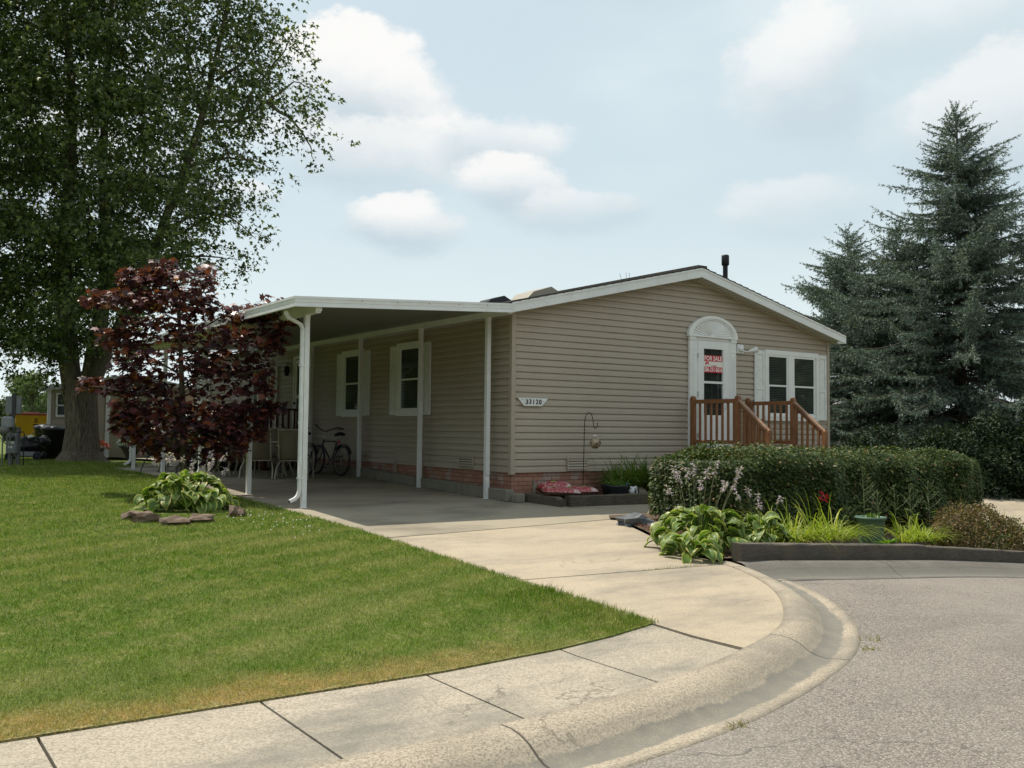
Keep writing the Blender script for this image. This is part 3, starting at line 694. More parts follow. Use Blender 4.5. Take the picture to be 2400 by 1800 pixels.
def shutter(parent, P, u0, u1, z0, z1, mat=None):
    m = MB()
    def boxp(ua, ub, oa, ob, za, zb):
        vs = [P(ua, oa, za), P(ub, oa, za), P(ub, ob, za), P(ua, ob, za), P(ua, oa, zb), P(ub, oa, zb), P(ub, ob, zb), P(ua, ob, zb)]
        m.add(vs, [(0,3,2,1),(4,5,6,7),(0,1,5,4),(1,2,6,5),(2,3,7,6),(3,0,4,7)])
    s = .052; zm = (z0+z1)/2-.06
    boxp(u0, u0+s, .0, .032, z0, z1); boxp(u1-s, u1, .0, .032, z0, z1)
    for a, b in ((z0, z0+.085), (zm-.04, zm+.04), (z1-.085, z1)): boxp(u0+s, u1-s, .0, .031, a, b)
    for a, b in ((z0+.085, zm-.04), (zm+.04, z1-.085)):
        boxp(u0+s, u1-s, .0, .017, a, b); boxp(u0+s+.018, u1-s-.018, .017, .024, a+.02, b-.02)
    m.build('shutter', mat or WEATH, parent, True)
WEATH = pm('weathered_white_shutter', (.74, .74, .71), .5, (.80, .80, .77), 6, dirt=(.60, .60, .60), dscale=14, bmp=.15, bscale=80)
PF = lambda u, o, z: (u, -.016-o, z)
PS = lambda u, o, z: (-.016-o, u, z)
window('w', house, PF, 6.30, 8.005, 1.26, 2.725, [(6.385, 7.03), (7.19, 7.92)], .07)
shutter(house, PF, 6.0, 6.297, 1.285, 2.70); shutter(house, PF, 8.008, 8.30, 1.285, 2.70)
window('w', house, PS, 3.02, 4.06, 1.27, 2.745, [(3.14, 3.94)], .12)
shutter(house, PS, 4.063, 4.37, 1.29, 2.70); shutter(house, PS, 2.72, 3.017, 1.29, 2.70)
window('w', house, PS, 5.62, 6.70, 1.27, 2.745, [(5.74, 6.57)], .12)
shutter(house, PS, 6.703, 7.0, 1.29, 2.70); shutter(house, PS, 5.32, 5.617, 1.29, 2.70)
window('w', house, PS, 11.35, 12.85, 1.2, 2.75, [(11.45, 12.08), (12.14, 12.75)], .09)
window('w', house, PS, 16.5, 17.65, 1.2, 2.75, [(16.6, 17.5)], .09, False)
# --- storm door with fanlight
door = MB(); P = PF
def bx(mb, ua, ub, oa, ob, za, zb, P=PF, mi=0):
    vs = [P(ua, oa, za), P(ub, oa, za), P(ub, ob, za), P(ua, ob, za), P(ua, oa, zb), P(ub, oa, zb), P(ub, ob, zb), P(ua, ob, zb)]
    mb.add(vs, [(0,3,2,1),(4,5,6,7),(0,1,5,4),(1,2,6,5),(2,3,7,6),(3,0,4,7)], mi)
m = MB()
for a, b in ((4.115, 4.265), (5.265, 5.415)):
    bx(m, a, b, 0, .05, .70, 2.87); bx(m, a-.008, b+.008, .05, .062, 2.80, 2.87); bx(m, a-.004, b+.004, .05, .057, 2.60, 2.625); bx(m, a-.004, b+.004, .05, .055, 2.52, 2.535)
    for k in range(3): bx(m, a+.03+k*.036, a+.044+k*.036, .05, .056, .95, 2.50)
bx(m, 4.265, 5.265, 0, .03, 2.81, 2.87)
bx(m, 4.265, 4.30, 0, .045, .70, 2.81); bx(m, 5.23, 5.265, 0, .045, .70, 2.81)
surround = m.build('door_surround', WHITE, house, True)
m = MB(); cx, zb, Rr = 4.765, 2.872, .645; hgt = .40
def arc(r, a, o, e=0): return P(cx+r*Rr*math.cos(a), o, zb+e+r*hgt*math.sin(a))
N = 40
for (ra, rb, o) in ((.93, 1.06, .07), (.86, .93, .055), (0, .86, .035)):
    rs = []
    for i in range(N+1):
        a = PI*i/N; rs.append([arc(ra, a, 0), arc(ra, a, o), arc(rb, a, o), arc(rb, a, 0)])
    m.rings(rs, 0, False, True)
# fan flutes
for i in range(19):
    a0 = PI*(i+.08)/19; a1 = PI*(i+.92)/19; am = (a0+a1)/2
    m.add([arc(.17, a0, .036), arc(.84, a0, .036), arc(.84, am, .056), arc(.17, am, .045), arc(.84, a1, .036), arc(.17, a1, .036)], [(0, 1, 2, 3), (3, 2, 4, 5), (1, 4, 2)])
rs = [[arc(q, PI*i/12, o) for q, o in ((0.0, .036), (0, .06), (.13, .06), (.15, .036))] for i in range(13)]
m.rings(rs, 0, False, True)
bx(m, 4.08, 5.45, 0, .075, 2.868, 2.892)
m.build('fanlight', WHITE, house, True)
m = MB()
dz0, dz1 = .72, 2.80
for (a, b, z0, z1) in ((4.345, 4.50, dz0, dz1), (5.055, 5.185, dz0, dz1), (4.50, 5.055, 2.645, dz1), (4.50, 5.055, dz0, 1.345), (4.50, 5.055, 1.965, 2.01)): bx(m, a, b, .0, .048, z0, z1)
for (a, b, z0, z1) in ((4.50, 4.515, 1.345, 2.645), (5.04, 5.055, 1.345, 2.645)): bx(m, a, b, .0, .040, z0, z1)
bx(m, 4.301, 4.342, 0, .04, .72, 2.805); bx(m, 5.188, 5.229, 0, .04, .72, 2.805)
sd = m.build('storm_door', WHITE, house, True)
m = MB(); bx(m, 4.50, 5.055, .004, .006, 1.34, 2.65); m.build('dark_room', DARK, sd, True)
m = MB(); bx(m, 4.60, 4.606, .007, .012, 1.35, 2.64); bx(m, 4.755, 4.77, .007, .012, 1.35, 2.64); bx(m, 4.92, 4.95, .007, .012, 1.5, 2.3); bx(m, 4.52, 5.04, .007, .012, 1.46, 1.48)
m.build('inner_door_grille', pm('inner_door', (.09, .08, .07), .5), sd, True)
m = MB(); m.add([P(4.505, .03, 1.345), P(5.05, .03, 1.345), P(5.05, .03, 2.645), P(4.505, .03, 2.645)], [(0, 1, 2, 3)]); m.build('glass', GLASS, sd, True)
m = MB(); bx(m, 5.09, 5.115, .048, .06, 1.48, 1.72); bx(m, 5.098, 5.108, .06, .09, 1.50, 1.53); bx(m, 5.098, 5.108, .06, .09, 1.66, 1.69)
m.tube([P(5.103, .09, 1.47), P(5.103, .095, 1.72)], .009, 8); m.build('handle', WHITE, sd, True)
HG_ = pm('hinge_grey', (.4, .4, .38), .4)
for z in (2.5, 1.75, .95): m = MB(); bx(m, 4.335, 4.355, .048, .056, z-.05, z+.05); m.build('hinge', HG_, sd, True)
m = MB(); bx(m, 4.29, 5.24, .0, .10, .675, .715); m.build('door_sill', WHITE, house, True)
# flood light
m = MB(); bx(m, 5.475, 5.665, 0, .025, 2.605, 2.785); bx(m, 5.49, 5.65, .025, .032, 2.62, 2.77)
c = P(5.565, .03, 2.70); m.lathe([(.065, 0), (.065, -.02), (.05, -.045), (.0, -.05)], (c[0], c[1], c[2]), 20, axis='y')
m.tube([(5.57, -.06, 2.665), (5.66, -.12, 2.64), (5.71, -.15, 2.645)], .013, 8)
m.tube([(5.69, -.15, 2.64), (5.72, -.17, 2.65), (5.80, -.23, 2.675), (5.83, -.25, 2.685)], [.022, .035, .058, .06], 14)
m.build('floodlight', WHITE, house, True)
# vents in the siding
def vent(P, u0, u1, z0, z1):
    m = MB(); s = .022
    for (a, b, c_, d) in ((u0, u1, z1-s, z1), (u0, u1, z0, z0+s), (u0, u0+s, z0+s, z1-s), (u1-s, u1, z0+s, z1-s)): bx(m, a, b, 0, .03, c_, d, P)
    v = m.build('vent', TRIM, house, True); n = 4; hh = (z1-z0-2*s)/n
    mm = MB(); bx(mm, u0+s, u1-s, .009, .011, z0+s, z1-s, P); mm.build('vent_dark', DARK, v, True)
    mm = MB()
    for k in range(n):
        za = z0+s+k*hh
        mm.add([P(u0+s, .030, za+.012), P(u1-s, .030, za+.012), P(u1-s, .014, za+hh*.95), P(u0+s, .014, za+hh*.95), P(u0+s, .026, za+.008), P(u1-s, .026, za+.008)], [(0, 1, 2, 3), (0, 4, 5, 1)])
    mm.build('louver', TRIM, v, True, False)
vent(PF, 1.165, 1.62, .315, .545); vent(PS, 1.15, 1.64, .325, .545)
# access hatch
m = MB()
for (a, b, z0, z1) in ((3.0, 3.03, .08, .57), (4.08, 4.11, .08, .57), (3.0, 4.11, .57, .60)): bx(m, a, b, 0, .02, z0, z1, PS)
bx(m, 3.03, 4.08, .0, .012, .36, .565, PS); m.build('hatch', TRIM, house, True)
# electrical patches / brick relief odd bricks
# side entry door + light
m = MB(); bx(m, 8.55, 8.63, 0, .04, .6, 2.8, PS); bx(m, 9.52, 9.60, 0, .04, .6, 2.8, PS); bx(m, 8.63, 9.52, 0, .04, 2.72, 2.8, PS)
bx(m, 8.66, 8.80, 0, .035, .65, 2.70, PS); bx(m, 9.38, 9.49, 0, .035, .65, 2.70, PS); bx(m, 8.80, 9.38, 0, .035, 2.6, 2.7, PS); bx(m, 8.80, 9.38, 0, .035, .65, .9, PS); bx(m, 8.80, 9.38, 0, .035, 1.75, 1.82, PS)
d2 = m.build('side_door', WHITE, house, True)
m = MB(); bx(m, 8.8, 9.38, .005, .012, .9, 2.6, PS); m.build('glass', pm('side_door_glass', (.01, .014, .012), .06), d2, True)
m = MB(); m.tube([(-.06, 9.44, 1.62), (-.10, 9.44, 1.62)], .03, 10); m.build('handle', BLACKM, d2, True)
m = MB(); m.lathe([(.0, .12), (.06, .10), (.075, .0), (.05, -.12), (.0, -.14)], (-.13, 9.85, 2.45), 12); m.tube([(-.02, 9.85, 2.62), (-.13, 9.85, 2.64), (-.13, 9.85, 2.57)], .012, 8); m.build('wall_lantern', BLACKM, house, True)
m = MB(); bx(m, 10.75, 10.83, 0, .03, .35, 2.62, PS); m.build('trim_strip', WHITEP, house, True)

# FOR SALE sign behind the storm door glass
RED = pm('sign_red', (.55, .015, .04), .5); SW = pm('sign_white', (.8, .78, .72), .5); REDT = RED
def text_mesh(txt, size, name='lettering', extrude=.001, sx=1.0, bold=0.0):
    cu = bpy.data.curves.new('t', 'FONT'); cu.body = txt; cu.size = size; cu.extrude = extrude; cu.align_x = 'CENTER'; cu.align_y = 'CENTER'; cu.offset = bold; cu.resolution_u = 4
    o = bpy.data.objects.new('t', cu); COL.objects.link(o); dg = bpy.context.evaluated_depsgraph_get(); me = bpy.data.meshes.new_from_object(o.evaluated_get(dg)); bpy.data.objects.remove(o)
    for v in me.vertices: v.co.x *= sx
    return me
def text_on(txt, size, mat, parent, x, y, z, sx=1.0, bold=0.0, off=None, extrude=.001, fit=None):
    me = text_mesh(txt, size, extrude=extrude, sx=sx, bold=bold)
    if fit:
        xs = [v.co.x for v in me.vertices]; k = fit/(max(xs)-min(xs)); c0 = (max(xs)+min(xs))/2
        for v in me.vertices: v.co.x = (v.co.x-c0)*k
    for v in me.vertices:
        a, b, c = v.co; v.co = (a, -c, b)     # stand up, face -y
    me.materials.clear(); me.materials.append(mat)
    o = bpy.data.objects.new('lettering', me); COL.objects.link(o)
    off = off or (0, 0, 0); o.parent = parent; o.location = (x-off[0], y-off[1], z-off[2]); return o
sg = thing('for_sale_sign', 'red and white FOR SALE sign with a phone number taped to the storm door glass', 'sign', (4.778, -.0355, 2.35)); L0 = (4.778, -.0355, 2.35)
SGO = -.0125
m = MB(); m.box(4.516, 5.039, -.0365+SGO, -.0345+SGO, 2.18, 2.52); m.build('panel', SW, sg, True)
m = MB(); m.box(4.516, 5.039, -.0385+SGO, -.0370+SGO, 2.40, 2.52); m.box(4.516, 5.039, -.0385+SGO, -.0370+SGO, 2.18, 2.295); m.build('red_band', RED, sg, True)
text_on('FOR SALE', .128, SW, sg, 4.778, -.0395+SGO, 2.457, 1.02, .0025, L0, .0005, .485)
text_on('586-231-0616', .118, SW, sg, 4.778, -.0395+SGO, 2.236, .80, .0025, L0, .0005, .495)
text_on('HOMES', .034, RED, sg, 4.80, -.0395+SGO, 2.313, 1.4, .0005, L0, .0005)
m = MB(); pts = [(4.61+.055*math.cos(a), 2.335+.05*math.sin(a)) for a in np.linspace(0, PI, 14)] + [(4.575, 2.335), (4.59, 2.355), (4.60, 2.35), (4.615, 2.37), (4.63, 2.35), (4.645, 2.335)][::1]
m.prism([(4.61+.055*math.cos(a), 2.34+.052*math.sin(a)) for a in np.linspace(-.35, PI+.35, 18)], 'y', -.0390+SGO, -.0372+SGO); m.build('logo_disc', RED, sg, True)
m = MB(); m.prism([(4.56, 2.325), (4.60, 2.352), (4.615, 2.345), (4.635, 2.362), (4.66, 2.325)], 'y', -.0400+SGO, -.0393+SGO); m.build('logo_mountain', SW, sg, True)

# house number plaque
pq = thing('number_plaque', 'white wooden plaque with house number 33120 on the corner siding', 'sign', (.41, -.04, 1.5)); L1 = (.41, -.04, 1.5)
m = MB(); m.prism([(.095, 1.567), (.735, 1.565), (.60, 1.432), (.225, 1.430)], 'y', -.042, -.020); m.build('board', WEATH, pq, True)
for i, ch in enumerate('33120'):
    text_on(ch, .112, BLACKM, pq, .282+i*.069+(.004 if i > 2 else 0), -.046, 1.499+(.002 if i % 2 else -.002), .95, .0015, L1, .003)
for x, z in ((.185, 1.535), (.635, 1.52)): m = MB(); m.lathe([(.006, 0), (.004, -.004), (0, -.005)], (x, -.042, z), 8, axis='y'); m.build('nail', BLACKM, pq, True)

# ================================================================== CARPORT
cp = thing('carport', 'white aluminium carport with flat roof on slim square posts along the house side', 'carport', (-2, 5.5, 0))
CY0, CY1 = -.30, 11.3
def cz(x): return 2.905+(x+3.99)*(.205/3.79)     # roof top line
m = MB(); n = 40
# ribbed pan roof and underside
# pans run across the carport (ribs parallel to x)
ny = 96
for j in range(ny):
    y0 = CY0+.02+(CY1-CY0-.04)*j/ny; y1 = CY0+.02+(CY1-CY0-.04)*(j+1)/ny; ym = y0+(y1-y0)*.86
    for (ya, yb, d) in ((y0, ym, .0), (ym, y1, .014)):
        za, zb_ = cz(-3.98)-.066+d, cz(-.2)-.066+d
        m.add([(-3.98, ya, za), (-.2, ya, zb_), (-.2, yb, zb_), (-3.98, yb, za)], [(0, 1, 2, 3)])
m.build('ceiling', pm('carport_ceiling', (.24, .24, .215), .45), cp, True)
m = MB(); m.add([(-3.98, CY0+.01, cz(-3.98)-.02), (-.2, CY0+.01, cz(-.2)-.02), (-.2, CY1, cz(-.2)-.02), (-3.98, CY1, cz(-3.98)-.02)], [(0, 1, 2, 3)]); m.build('roof_panel', WHITEP, cp, True)
def stepped(pts_top, normal, mb):
    pass
m = MB()
# stepped gutter fascia along front
for (za, zb_, o) in ((0, -.035, .02), (-.035, -.085, .012), (-.085, -.13, .006), (-.13, -.15, .018)):
    y = CY0
    m.add([(-3.995, y-o, cz(-3.99)+za), (-.205, y-o, cz(-.2)+za), (-.205, y-o, cz(-.2)+zb_), (-3.995, y-o, cz(-3.99)+zb_), (-3.995, y+.03, cz(-3.99)+za), (-.205, y+.03, cz(-.2)+za), (-.205, y+.03, cz(-.2)+zb_), (-3.995, y+.03, cz(-3.99)+zb_)],
          [(0, 1, 2, 3), (0, 4, 5, 1), (3, 2, 6, 7), (4, 7, 6, 5), (0, 3, 7, 4), (1, 5, 6, 2)])
    x = -3.99; zt = cz(x)
    m.add([(x-o, CY0-o, zt+za), (x-o, CY1, zt+za), (x-o, CY1, zt+zb_), (x-o, CY0-o, zt+zb_), (x+.03, CY0, zt+za), (x+.03, CY1, zt+za), (x+.03, CY1, zt+zb_), (x+.03, CY0, zt+zb_)],
          [(0, 1, 2, 3), (0, 4, 5, 1), (3, 2, 6, 7), (4, 7, 6, 5), (0, 3, 7, 4), (1, 5, 6, 2)])
fas = m.build('fascia', WHITEP, cp, True)
for x in (-2.95, -2.35, -1.8, -1.25, -.72): m = MB(); m.lathe([(.007, 0), (.005, -.004), (0, -.005)], (x, CY0-.02, cz(x)-.045), 8, axis='y'); m.build('screw', BLACKM, fas, True)
for x, z0, z1 in ((-3.6, 2.70, 2.86), (-.2, 2.945, 3.05)):
    m = MB(); m.box(x-.04, x+.04, CY0+.08, CY1, z0, z1); m.build('beam', WHITEP, cp, True)
m = MB(); m.box(-3.65, -3.555, CY0+.05, CY0+.08, 2.725, 2.80); m.build('beam_cap', WHITEP, cp, True)
def post(x, y, zt, dent=False):
    z0 = H(x, y)-.01; m = MB(); s = .038
    if dent:
        zs = [z0, z0+.28, z0+.33, z0+.37, z0+.43, zt]; ks = [0, 0, -.008, -.022, 0, 0]
        rs = [[(x-s, y-s-k, z), (x+s, y-s-k*.4, z), (x+s, y+s, z), (x-s, y+s, z)] for z, k in zip(zs, ks)]; m.rings(rs, 0, False, True)
    else: m.box(x-s, x+s, y-s, y+s, z0, zt, ch=.004)
    m.box(x-s-.012, x+s+.012, y-s-.012, y+s+.012, z0, z0+.016)
    m.box(x-s-.004, x+s+.004, y-s-.004, y+s+.004, zt-.05, zt+.0)
    return m.build('post', WHITEP, cp, True)
for y in (.2, 2.58, 5.13, 7.99, 10.6): post(-3.6, y, 2.72)
for i, y in enumerate((.45, 2.8, 5.44, 8.1, 10.7)): post(-.2, y, 2.96, i == 0)
def downspout(y, kick):
    x = -3.6-.038-.028; z0 = H(x, y)+.22; m = MB(); w, h = .06, .045
    def rect(p, d, k=1.0):
        d = Vector(d).normalized(); side = Vector((0, 1, 0)); up = side.cross(d)
        return [Vector(p)+side*w/2*a*k+up*h/2*b*k for a, b in ((-1, -1), (1, -1), (1, 1), (-1, 1))]
    path = [((-3.93, y, 2.74), (.05, 0, -1)), ((-3.92, y, 2.70), (.3, 0, -1)), ((-3.88, y, 2.64), (.9, 0, -.6)), ((-3.76, y, 2.59), (1, 0, -.3)), ((-3.70, y, 2.56), (.6, 0, -.8)), ((x, y, 2.50), (0, 0, -1)), ((x, y, 1.1), (0, 0, -1))]
    m.rings([rect(p, d) for p, d in path], 0, False, True)
    m.rings([rect((x-.002, y, 1.12), (0, 0, -1), 1.12), rect((x-.002, y, 1.08), (0, 0, -1), 1.12)], 0, False, True)
    path = [((x, y, 1.1), (0, 0, -1)), ((x, y, z0+.03), (0, 0, -1)), ((x-.01, y, z0-.01), (-.3, 0, -1)), ((x-.03, y, z0-.05), (-.7, 0, -1)), ((x-.07, y, z0-.085), (-1, 0, -.7)), ((x-.15, y, z0-.12), (-1, 0, -.45))]
    m.rings([rect(p, d) for p, d in path], 0, False, True)
    for z in (2.50, z0+.03):
        for k in range(6): m.rings([rect((x, y, z+.004-k*.006), (0, 0, -1), 1.05), rect((x, y, z+.001-k*.006), (0, 0, -1), 1.05)], 0, False, True)
    d = m.build('downspout', WHITEP, cp, True)
    mm = MB(); e = (x-.152, y, z0-.121); mm.rings([rect(e, (-1, 0, -.45), .86), rect((e[0]-.0015, e[1], e[2]-.0006), (-1, 0, -.45), .86)], 0, False, True); mm.build('outlet', DARK, d, True)
    for z in (1.95, z0+.22):
        mm = MB(); mm.box(x-.033, -3.6+.02, y-.042, y-.038, z-.014, z+.014); mm.box(x-.036, x-.031, y-.042, y+.03, z-.014, z+.014); mm.build('strap', WHITEP, d, True)
for y in (.2, 5.13, 10.6): downspout(y, 0)
# leaning stray blades in the gutter
for x, y, a in ((-3.95, 1.5, .2), (-3.93, 1.55, -.15), (-3.96, 2.2, .1)):
    m = MB(); m.tube([(x, y, 2.9), (x+a*.3, y+.1, 3.02), (x+a, y+.05, 3.06)], .003, 4); m.build('twig', BARK2, cp, True)

# concrete blocks along the slab edge (one by one)
ORD = 'first second third fourth fifth sixth seventh eighth ninth tenth eleventh twelfth thirteenth fourteenth fifteenth sixteenth seventeenth eighteenth nineteenth twentieth twenty-first twenty-second twenty-third'.split()
blk = None; k = 0; y = -.12
def block_mesh(l, w, h):
    m = MB(); m.box(-w/2, w/2, 0, l, 0, h, ch=.008); return m
while y < 8.2:
    l = .39; z = H(-.1, y+.2)
    if blk is None:
        blk = block_mesh(l, .17, .185).build('concrete_block', BLOCKC); blk.location = (-.10, y, z); tag(blk, 'x', 'block', 'concrete blocks along the skirt'); o = blk
    else:
        o = blk.copy(); COL.objects.link(o); o.location = (-.10+random.uniform(-.004, .004), y, z+random.uniform(-.004, .004))
    o['label'] = 'grey concrete block along the skirt, ' + ORD[k] + ' from the house corner'; k += 1
    o.rotation_euler = (0, 0, random.uniform(-.012, .012)); y += l+.006
m = MB(); m.box(-.09, .09, -.09, .06, 0, .14, ch=.012); eb = m.build('concrete_block', BLOCKC); eb.location = (-.03, -.24, H(0, -.2)); eb.rotation_euler = (0, 0, .12); tag(eb, 'small square concrete block at the house corner beside the timber', 'block')

# ================================================================== FRONT DECK
dk = thing('front_deck', 'brown stained wooden front deck with railings and steps down towards the hedge', 'deck', (4.9, -.7, -.2))
X1, X2, YD = 4.16, 5.70, -1.24
def dpost(x, y, zt, z0=-.25, s=.042):
    m = MB(); rs = []
    for z, k in ((z0, s), (zt-.05, s), (zt-.035, s*.98), (zt-.012, s*.72), (zt, s*.35)):
        rs.append([(x-k, y-k, z), (x+k, y-k, z), (x+k, y+k, z), (x-k, y+k, z)])
    m.rings(rs, 0, False, True); m.build('post', DECKW, dk, True)
for x in (X1, X2):
    dpost(x, -.12, 1.705); dpost(x, YD, 1.69); dpost(x, -1.96, 1.08, -.35)
m = MB()
for i in range(9): m.box(X1+.0-.02, X2+.02, YD-.01+i*.135, YD-.01+i*.135+.128, .675, .705)
m.build('deck_board', DECKW, dk, True)
m = MB(); m.box(X1-.021, X1+.019, YD+.043, -.165, .52, .66); m.box(X2-.02, X2+.021, YD+.043, -.165, .52, .66); m.box(X1+.043, X2-.043, YD-.02, YD+.02, .52, .66)
m.build('rim_joist', DECKW, dk, True)
m = MB()
for i in range(5): m.box(X1+.01, X1+.03, YD+.05, -.17, .02+i*.10, .11+i*.10)
m.build('skirt_board', DECKW, dk, True)
for x in (X1, X2):
    m = MB(); m.box(x-.02, x+.02, YD+.04, -.16, 1.555, 1.63); m.build('top_rail', DECKW, dk, True)
    m = MB(); m.box(x-.02, x+.02, YD+.04, -.16, .80, .865); m.build('bottom_rail', DECKW, dk, True)
    for i in range(7):
        y = -.16-(i+.72)*(-YD-.2)/7.3
        m = MB(); m.box(x+.021 if x == X1 else x-.052, x+.052 if x == X1 else x-.021, y-.019, y+.019, .79, 1.60); m.build('baluster', DECKW, dk, True)
    m = MB(); m.bar((x-.0, YD-.03, 1.60), (x, -1.93, 1.065), .085, .035); m.build('handrail', DECKR, dk, True)
    m = MB(); m.bar((x-.0, YD-.04, 1.54), (x, -1.92, 1.00), .035, .07); m.bar((x, YD-.04, .80), (x, -1.92, .26), .035, .07); m.build('rail_brace', DECKW, dk, True)
    for i in range(5):
        y = YD-.115-i*.125; zt = 1.58-(-y+YD)*.775; 
        m = MB(); zt = 1.55+(y-YD)*.775; m.box(x+.021 if x == X1 else x-.052, x+.052 if x == X1 else x-.021, y-.019, y+.019, zt-.76, zt+.0); m.build('baluster', DECKW, dk, True)
for i in range(4):
    m = MB(); y = YD-.02-i*.20; z = .52-i*.18; m.box(X1+.05, X2-.05, y-.27, y-.02, z-.03, z+.0); m.box(X1+.05, X2-.05, y-.03, y-.015, z-.15, z-.03); m.build('step', DECKW, dk, True)

# ================================================================== SIDE ENTRY DECK (in the carport)
sd2 = thing('entry_deck', 'dark red wooden entry deck with railing at the side door behind the patio table', 'deck', (-.6, 9.2, 0))
m = MB(); m.box(-1.15, -.3, 8.5, 11.6, .52, .58); m.build('deck_floor', DARKW, sd2, True)
for x, y in ((-1.15, 8.5), (-1.15, 9.8), (-1.15, 11.55), (-.32, 8.5)):
    m = MB(); m.box(x-.05, x+.05, y-.05, y+.05, 0, 1.52); m.rings([[(x-.05, y-.05, 1.52), (x+.05, y-.05, 1.52), (x+.05, y+.05, 1.52), (x-.05, y+.05, 1.52)], [(x-.015, y-.015, 1.58), (x+.015, y-.015, 1.58), (x+.015, y+.015, 1.58), (x-.015, y+.015, 1.58)]], 0, False, True); m.build('post', DARKW, sd2, True)
m = MB(); m.box(-1.19, -1.11, 8.55, 11.5, 1.42, 1.47); m.box(-1.17, -1.13, 8.55, 11.5, .66, .72); m.box(-1.10, -.37, 8.46, 8.54, 1.42, 1.47); m.box(-1.10, -.37, 8.48, 8.52, .66, .72); m.build('rail', DARKW, sd2, True)
for i in range(20):
    y = 8.66+i*.145
    if 9.75 < y < 9.86: continue
    m = MB(); m.box(-1.17, -1.13, y-.02, y+.02, .70, 1.44); m.build('baluster', DARKW, sd2, True)
for i in range(5):
    m = MB(); x = -1.02+i*.145; m.box(x-.02, x+.02, 8.48, 8.52, .70, 1.44); m.build('baluster', DARKW, sd2, True)
m = MB()
for i in range(5): m.box(-1.16, -1.13, 8.55, 11.5, .02+i*.1, .11+i*.1)
m.build('skirt_board', DARKW, sd2, True)
REDW = wood_mat('red_step_wood', (.15, .05, .032), (.20, .075, .05), (.10, .035, .025), (2, 9, 9))
for i, (y0, z) in enumerate(((8.9, .36), (8.9, .18))):
    m = MB(); m.box(-1.45-i*.28, -1.18, 8.9, 11.4, z-.16, z); m.build('step', REDW, sd2, True)

# ================================================================== PATIO FURNITURE
FR = pm('champagne_frame', (.40, .37, .29), .4, (.46, .43, .34), 6); SL = pm('taupe_sling', (.17, .145, .10), .8, (.20, .17, .12), 40)
BK = pm('black_frame', (.012, .012, .014), .45); BSL = pm('black_sling', (.014, .016, .022), .7)
def make_chair(name, label, fm, sm, r=.014):
    # faces +y, back towards -y
    t = thing(name, label, 'chair', (0, 0, 0))
    w = .27
    for s in (-1, 1):
        m = MB(); x = s*w
        m.tube([(x, .28, .40), (x, .0, .375), (x, -.20, .385), (x, -.235, .45), (x, -.30, .75), (x, -.35, .985), (x, -.365, 1.0)], r, 8); m.build('side_rail', fm, t)
        m = MB(); xo = s*(w+.045)
        m.tube([(x, -.27, .66), (xo, -.22, .675), (xo, -.05, .66), (xo, .14, .625), (xo, .24, .56), (xo, .27, .42), (xo, .26, .2), (xo, .30, .0)], [r*1.2, r*1.3, r*1.35, r*1.3, r*1.2, r, r, r*1.2], 8); m.build('arm', fm, t)
        m = MB(); m.tube([(xo, .22, .32), (xo, .05, .36), (x, -.16, .35), (xo, -.26, .22), (xo+s*.01, -.34, .0)], r*1.1, 8); m.build('leg', fm, t)
    m = MB()
    path = [(.27, .40), (.12, .375), (-.05, .365), (-.18, .38), (-.225, .43), (-.25, .55), (-.30, .76), (-.345, .975)]
    rs = [[(-w+.008, y-.004, z+.004), (w-.008, y-.004, z+.004), (w-.008, y+.004, z-.004), (-w+.008, y+.004, z-.004)] for y, z in path]
    m.rings(rs, 0, True, True); m.build('sling', sm, t)
    m = MB(); m.tube([(-w, -.352, .985), (-.1, -.36, .995), (.1, -.36, .995), (w, -.352, .985)], r*.9, 8); m.tube([(-w, .28, .398), (w, .28, .398)], r*.8, 8); m.tube([(-w, -.20, .372), (w, -.20, .372)], r*.8, 8)
    m.build('crossbar', fm, t)
    return t
ch = make_chair('patio_chair', 'champagne framed sling patio chair with its back to the carport post, left of two', FR, SL)
grp = 'sling patio chairs round the table'
ch.location = (-2.32, 5.62, H(0, 5.6)+.0); ch.rotation_euler = (0, 0, math.radians(-31)); ch['group'] = grp
dup(ch, (-1.72, 5.22, H(0, 5.3)), math.radians(-34), 'champagne sling patio chair half hidden behind the corner downspout')
dup(ch, (-1.45, 7.25, 0), math.radians(150), 'sling patio chair on the far side of the table facing the street')
dup(ch, (-2.25, 7.75, 0), math.radians(165), 'sling patio chair at the left far corner of the table')
dup(ch, (-2.95, 6.75, 0), math.radians(-88), 'sling patio chair at the left end of the table beside the slim post')
tb = thing('patio_table', 'pale framed patio table with dark glass top under the carport', 'table', (-2.0, 6.45, 0), math.radians(-33))
m = MB(); a, b = .78, .48; rr = .10
pts = []
for cx_, cy_, a0 in ((a-rr, b-rr, 0), (-a+rr, b-rr, 90), (-a+rr, -b+rr, 180), (a-rr, -b+rr, 270)):
    for k in range(5): t = math.radians(a0+k*22.5); pts.append((cx_+rr*math.cos(t), cy_+rr*math.sin(t), .70))
pts.append(pts[0]); m.tube(pts, .02, 8); m.build('rim', FR, tb)
m = MB(); m.box(-a+.02, a-.02, -b+.02, b-.02, .698, .704); m.build('table_top', pm('smoked_glass', (.10, .10, .085), .08), tb)
for sx in (-1, 1):
    for sy in (-1, 1):
        m = MB(); m.tube([(sx*.62, sy*.36, .70), (sx*.62, sy*.36, .45), (sx*.55, sy*.30, .25), (sx*.64, sy*.38, .0)], .019, 8); m.build('leg', FR, tb)
bc = make_chair('black_patio_chair', 'black sling chair turned to the right between the far carport posts, the nearer one', BK, BSL, .012)
bc.location = (-3.15, 8.05, 0); bc.rotation_euler = (0, 0, math.radians(-78)); bc['group'] = 'black chairs at the back of the carport'
dup(bc, (-3.35, 8.95, 0), math.radians(-70), 'black sling chair behind the other black chair at the far posts')
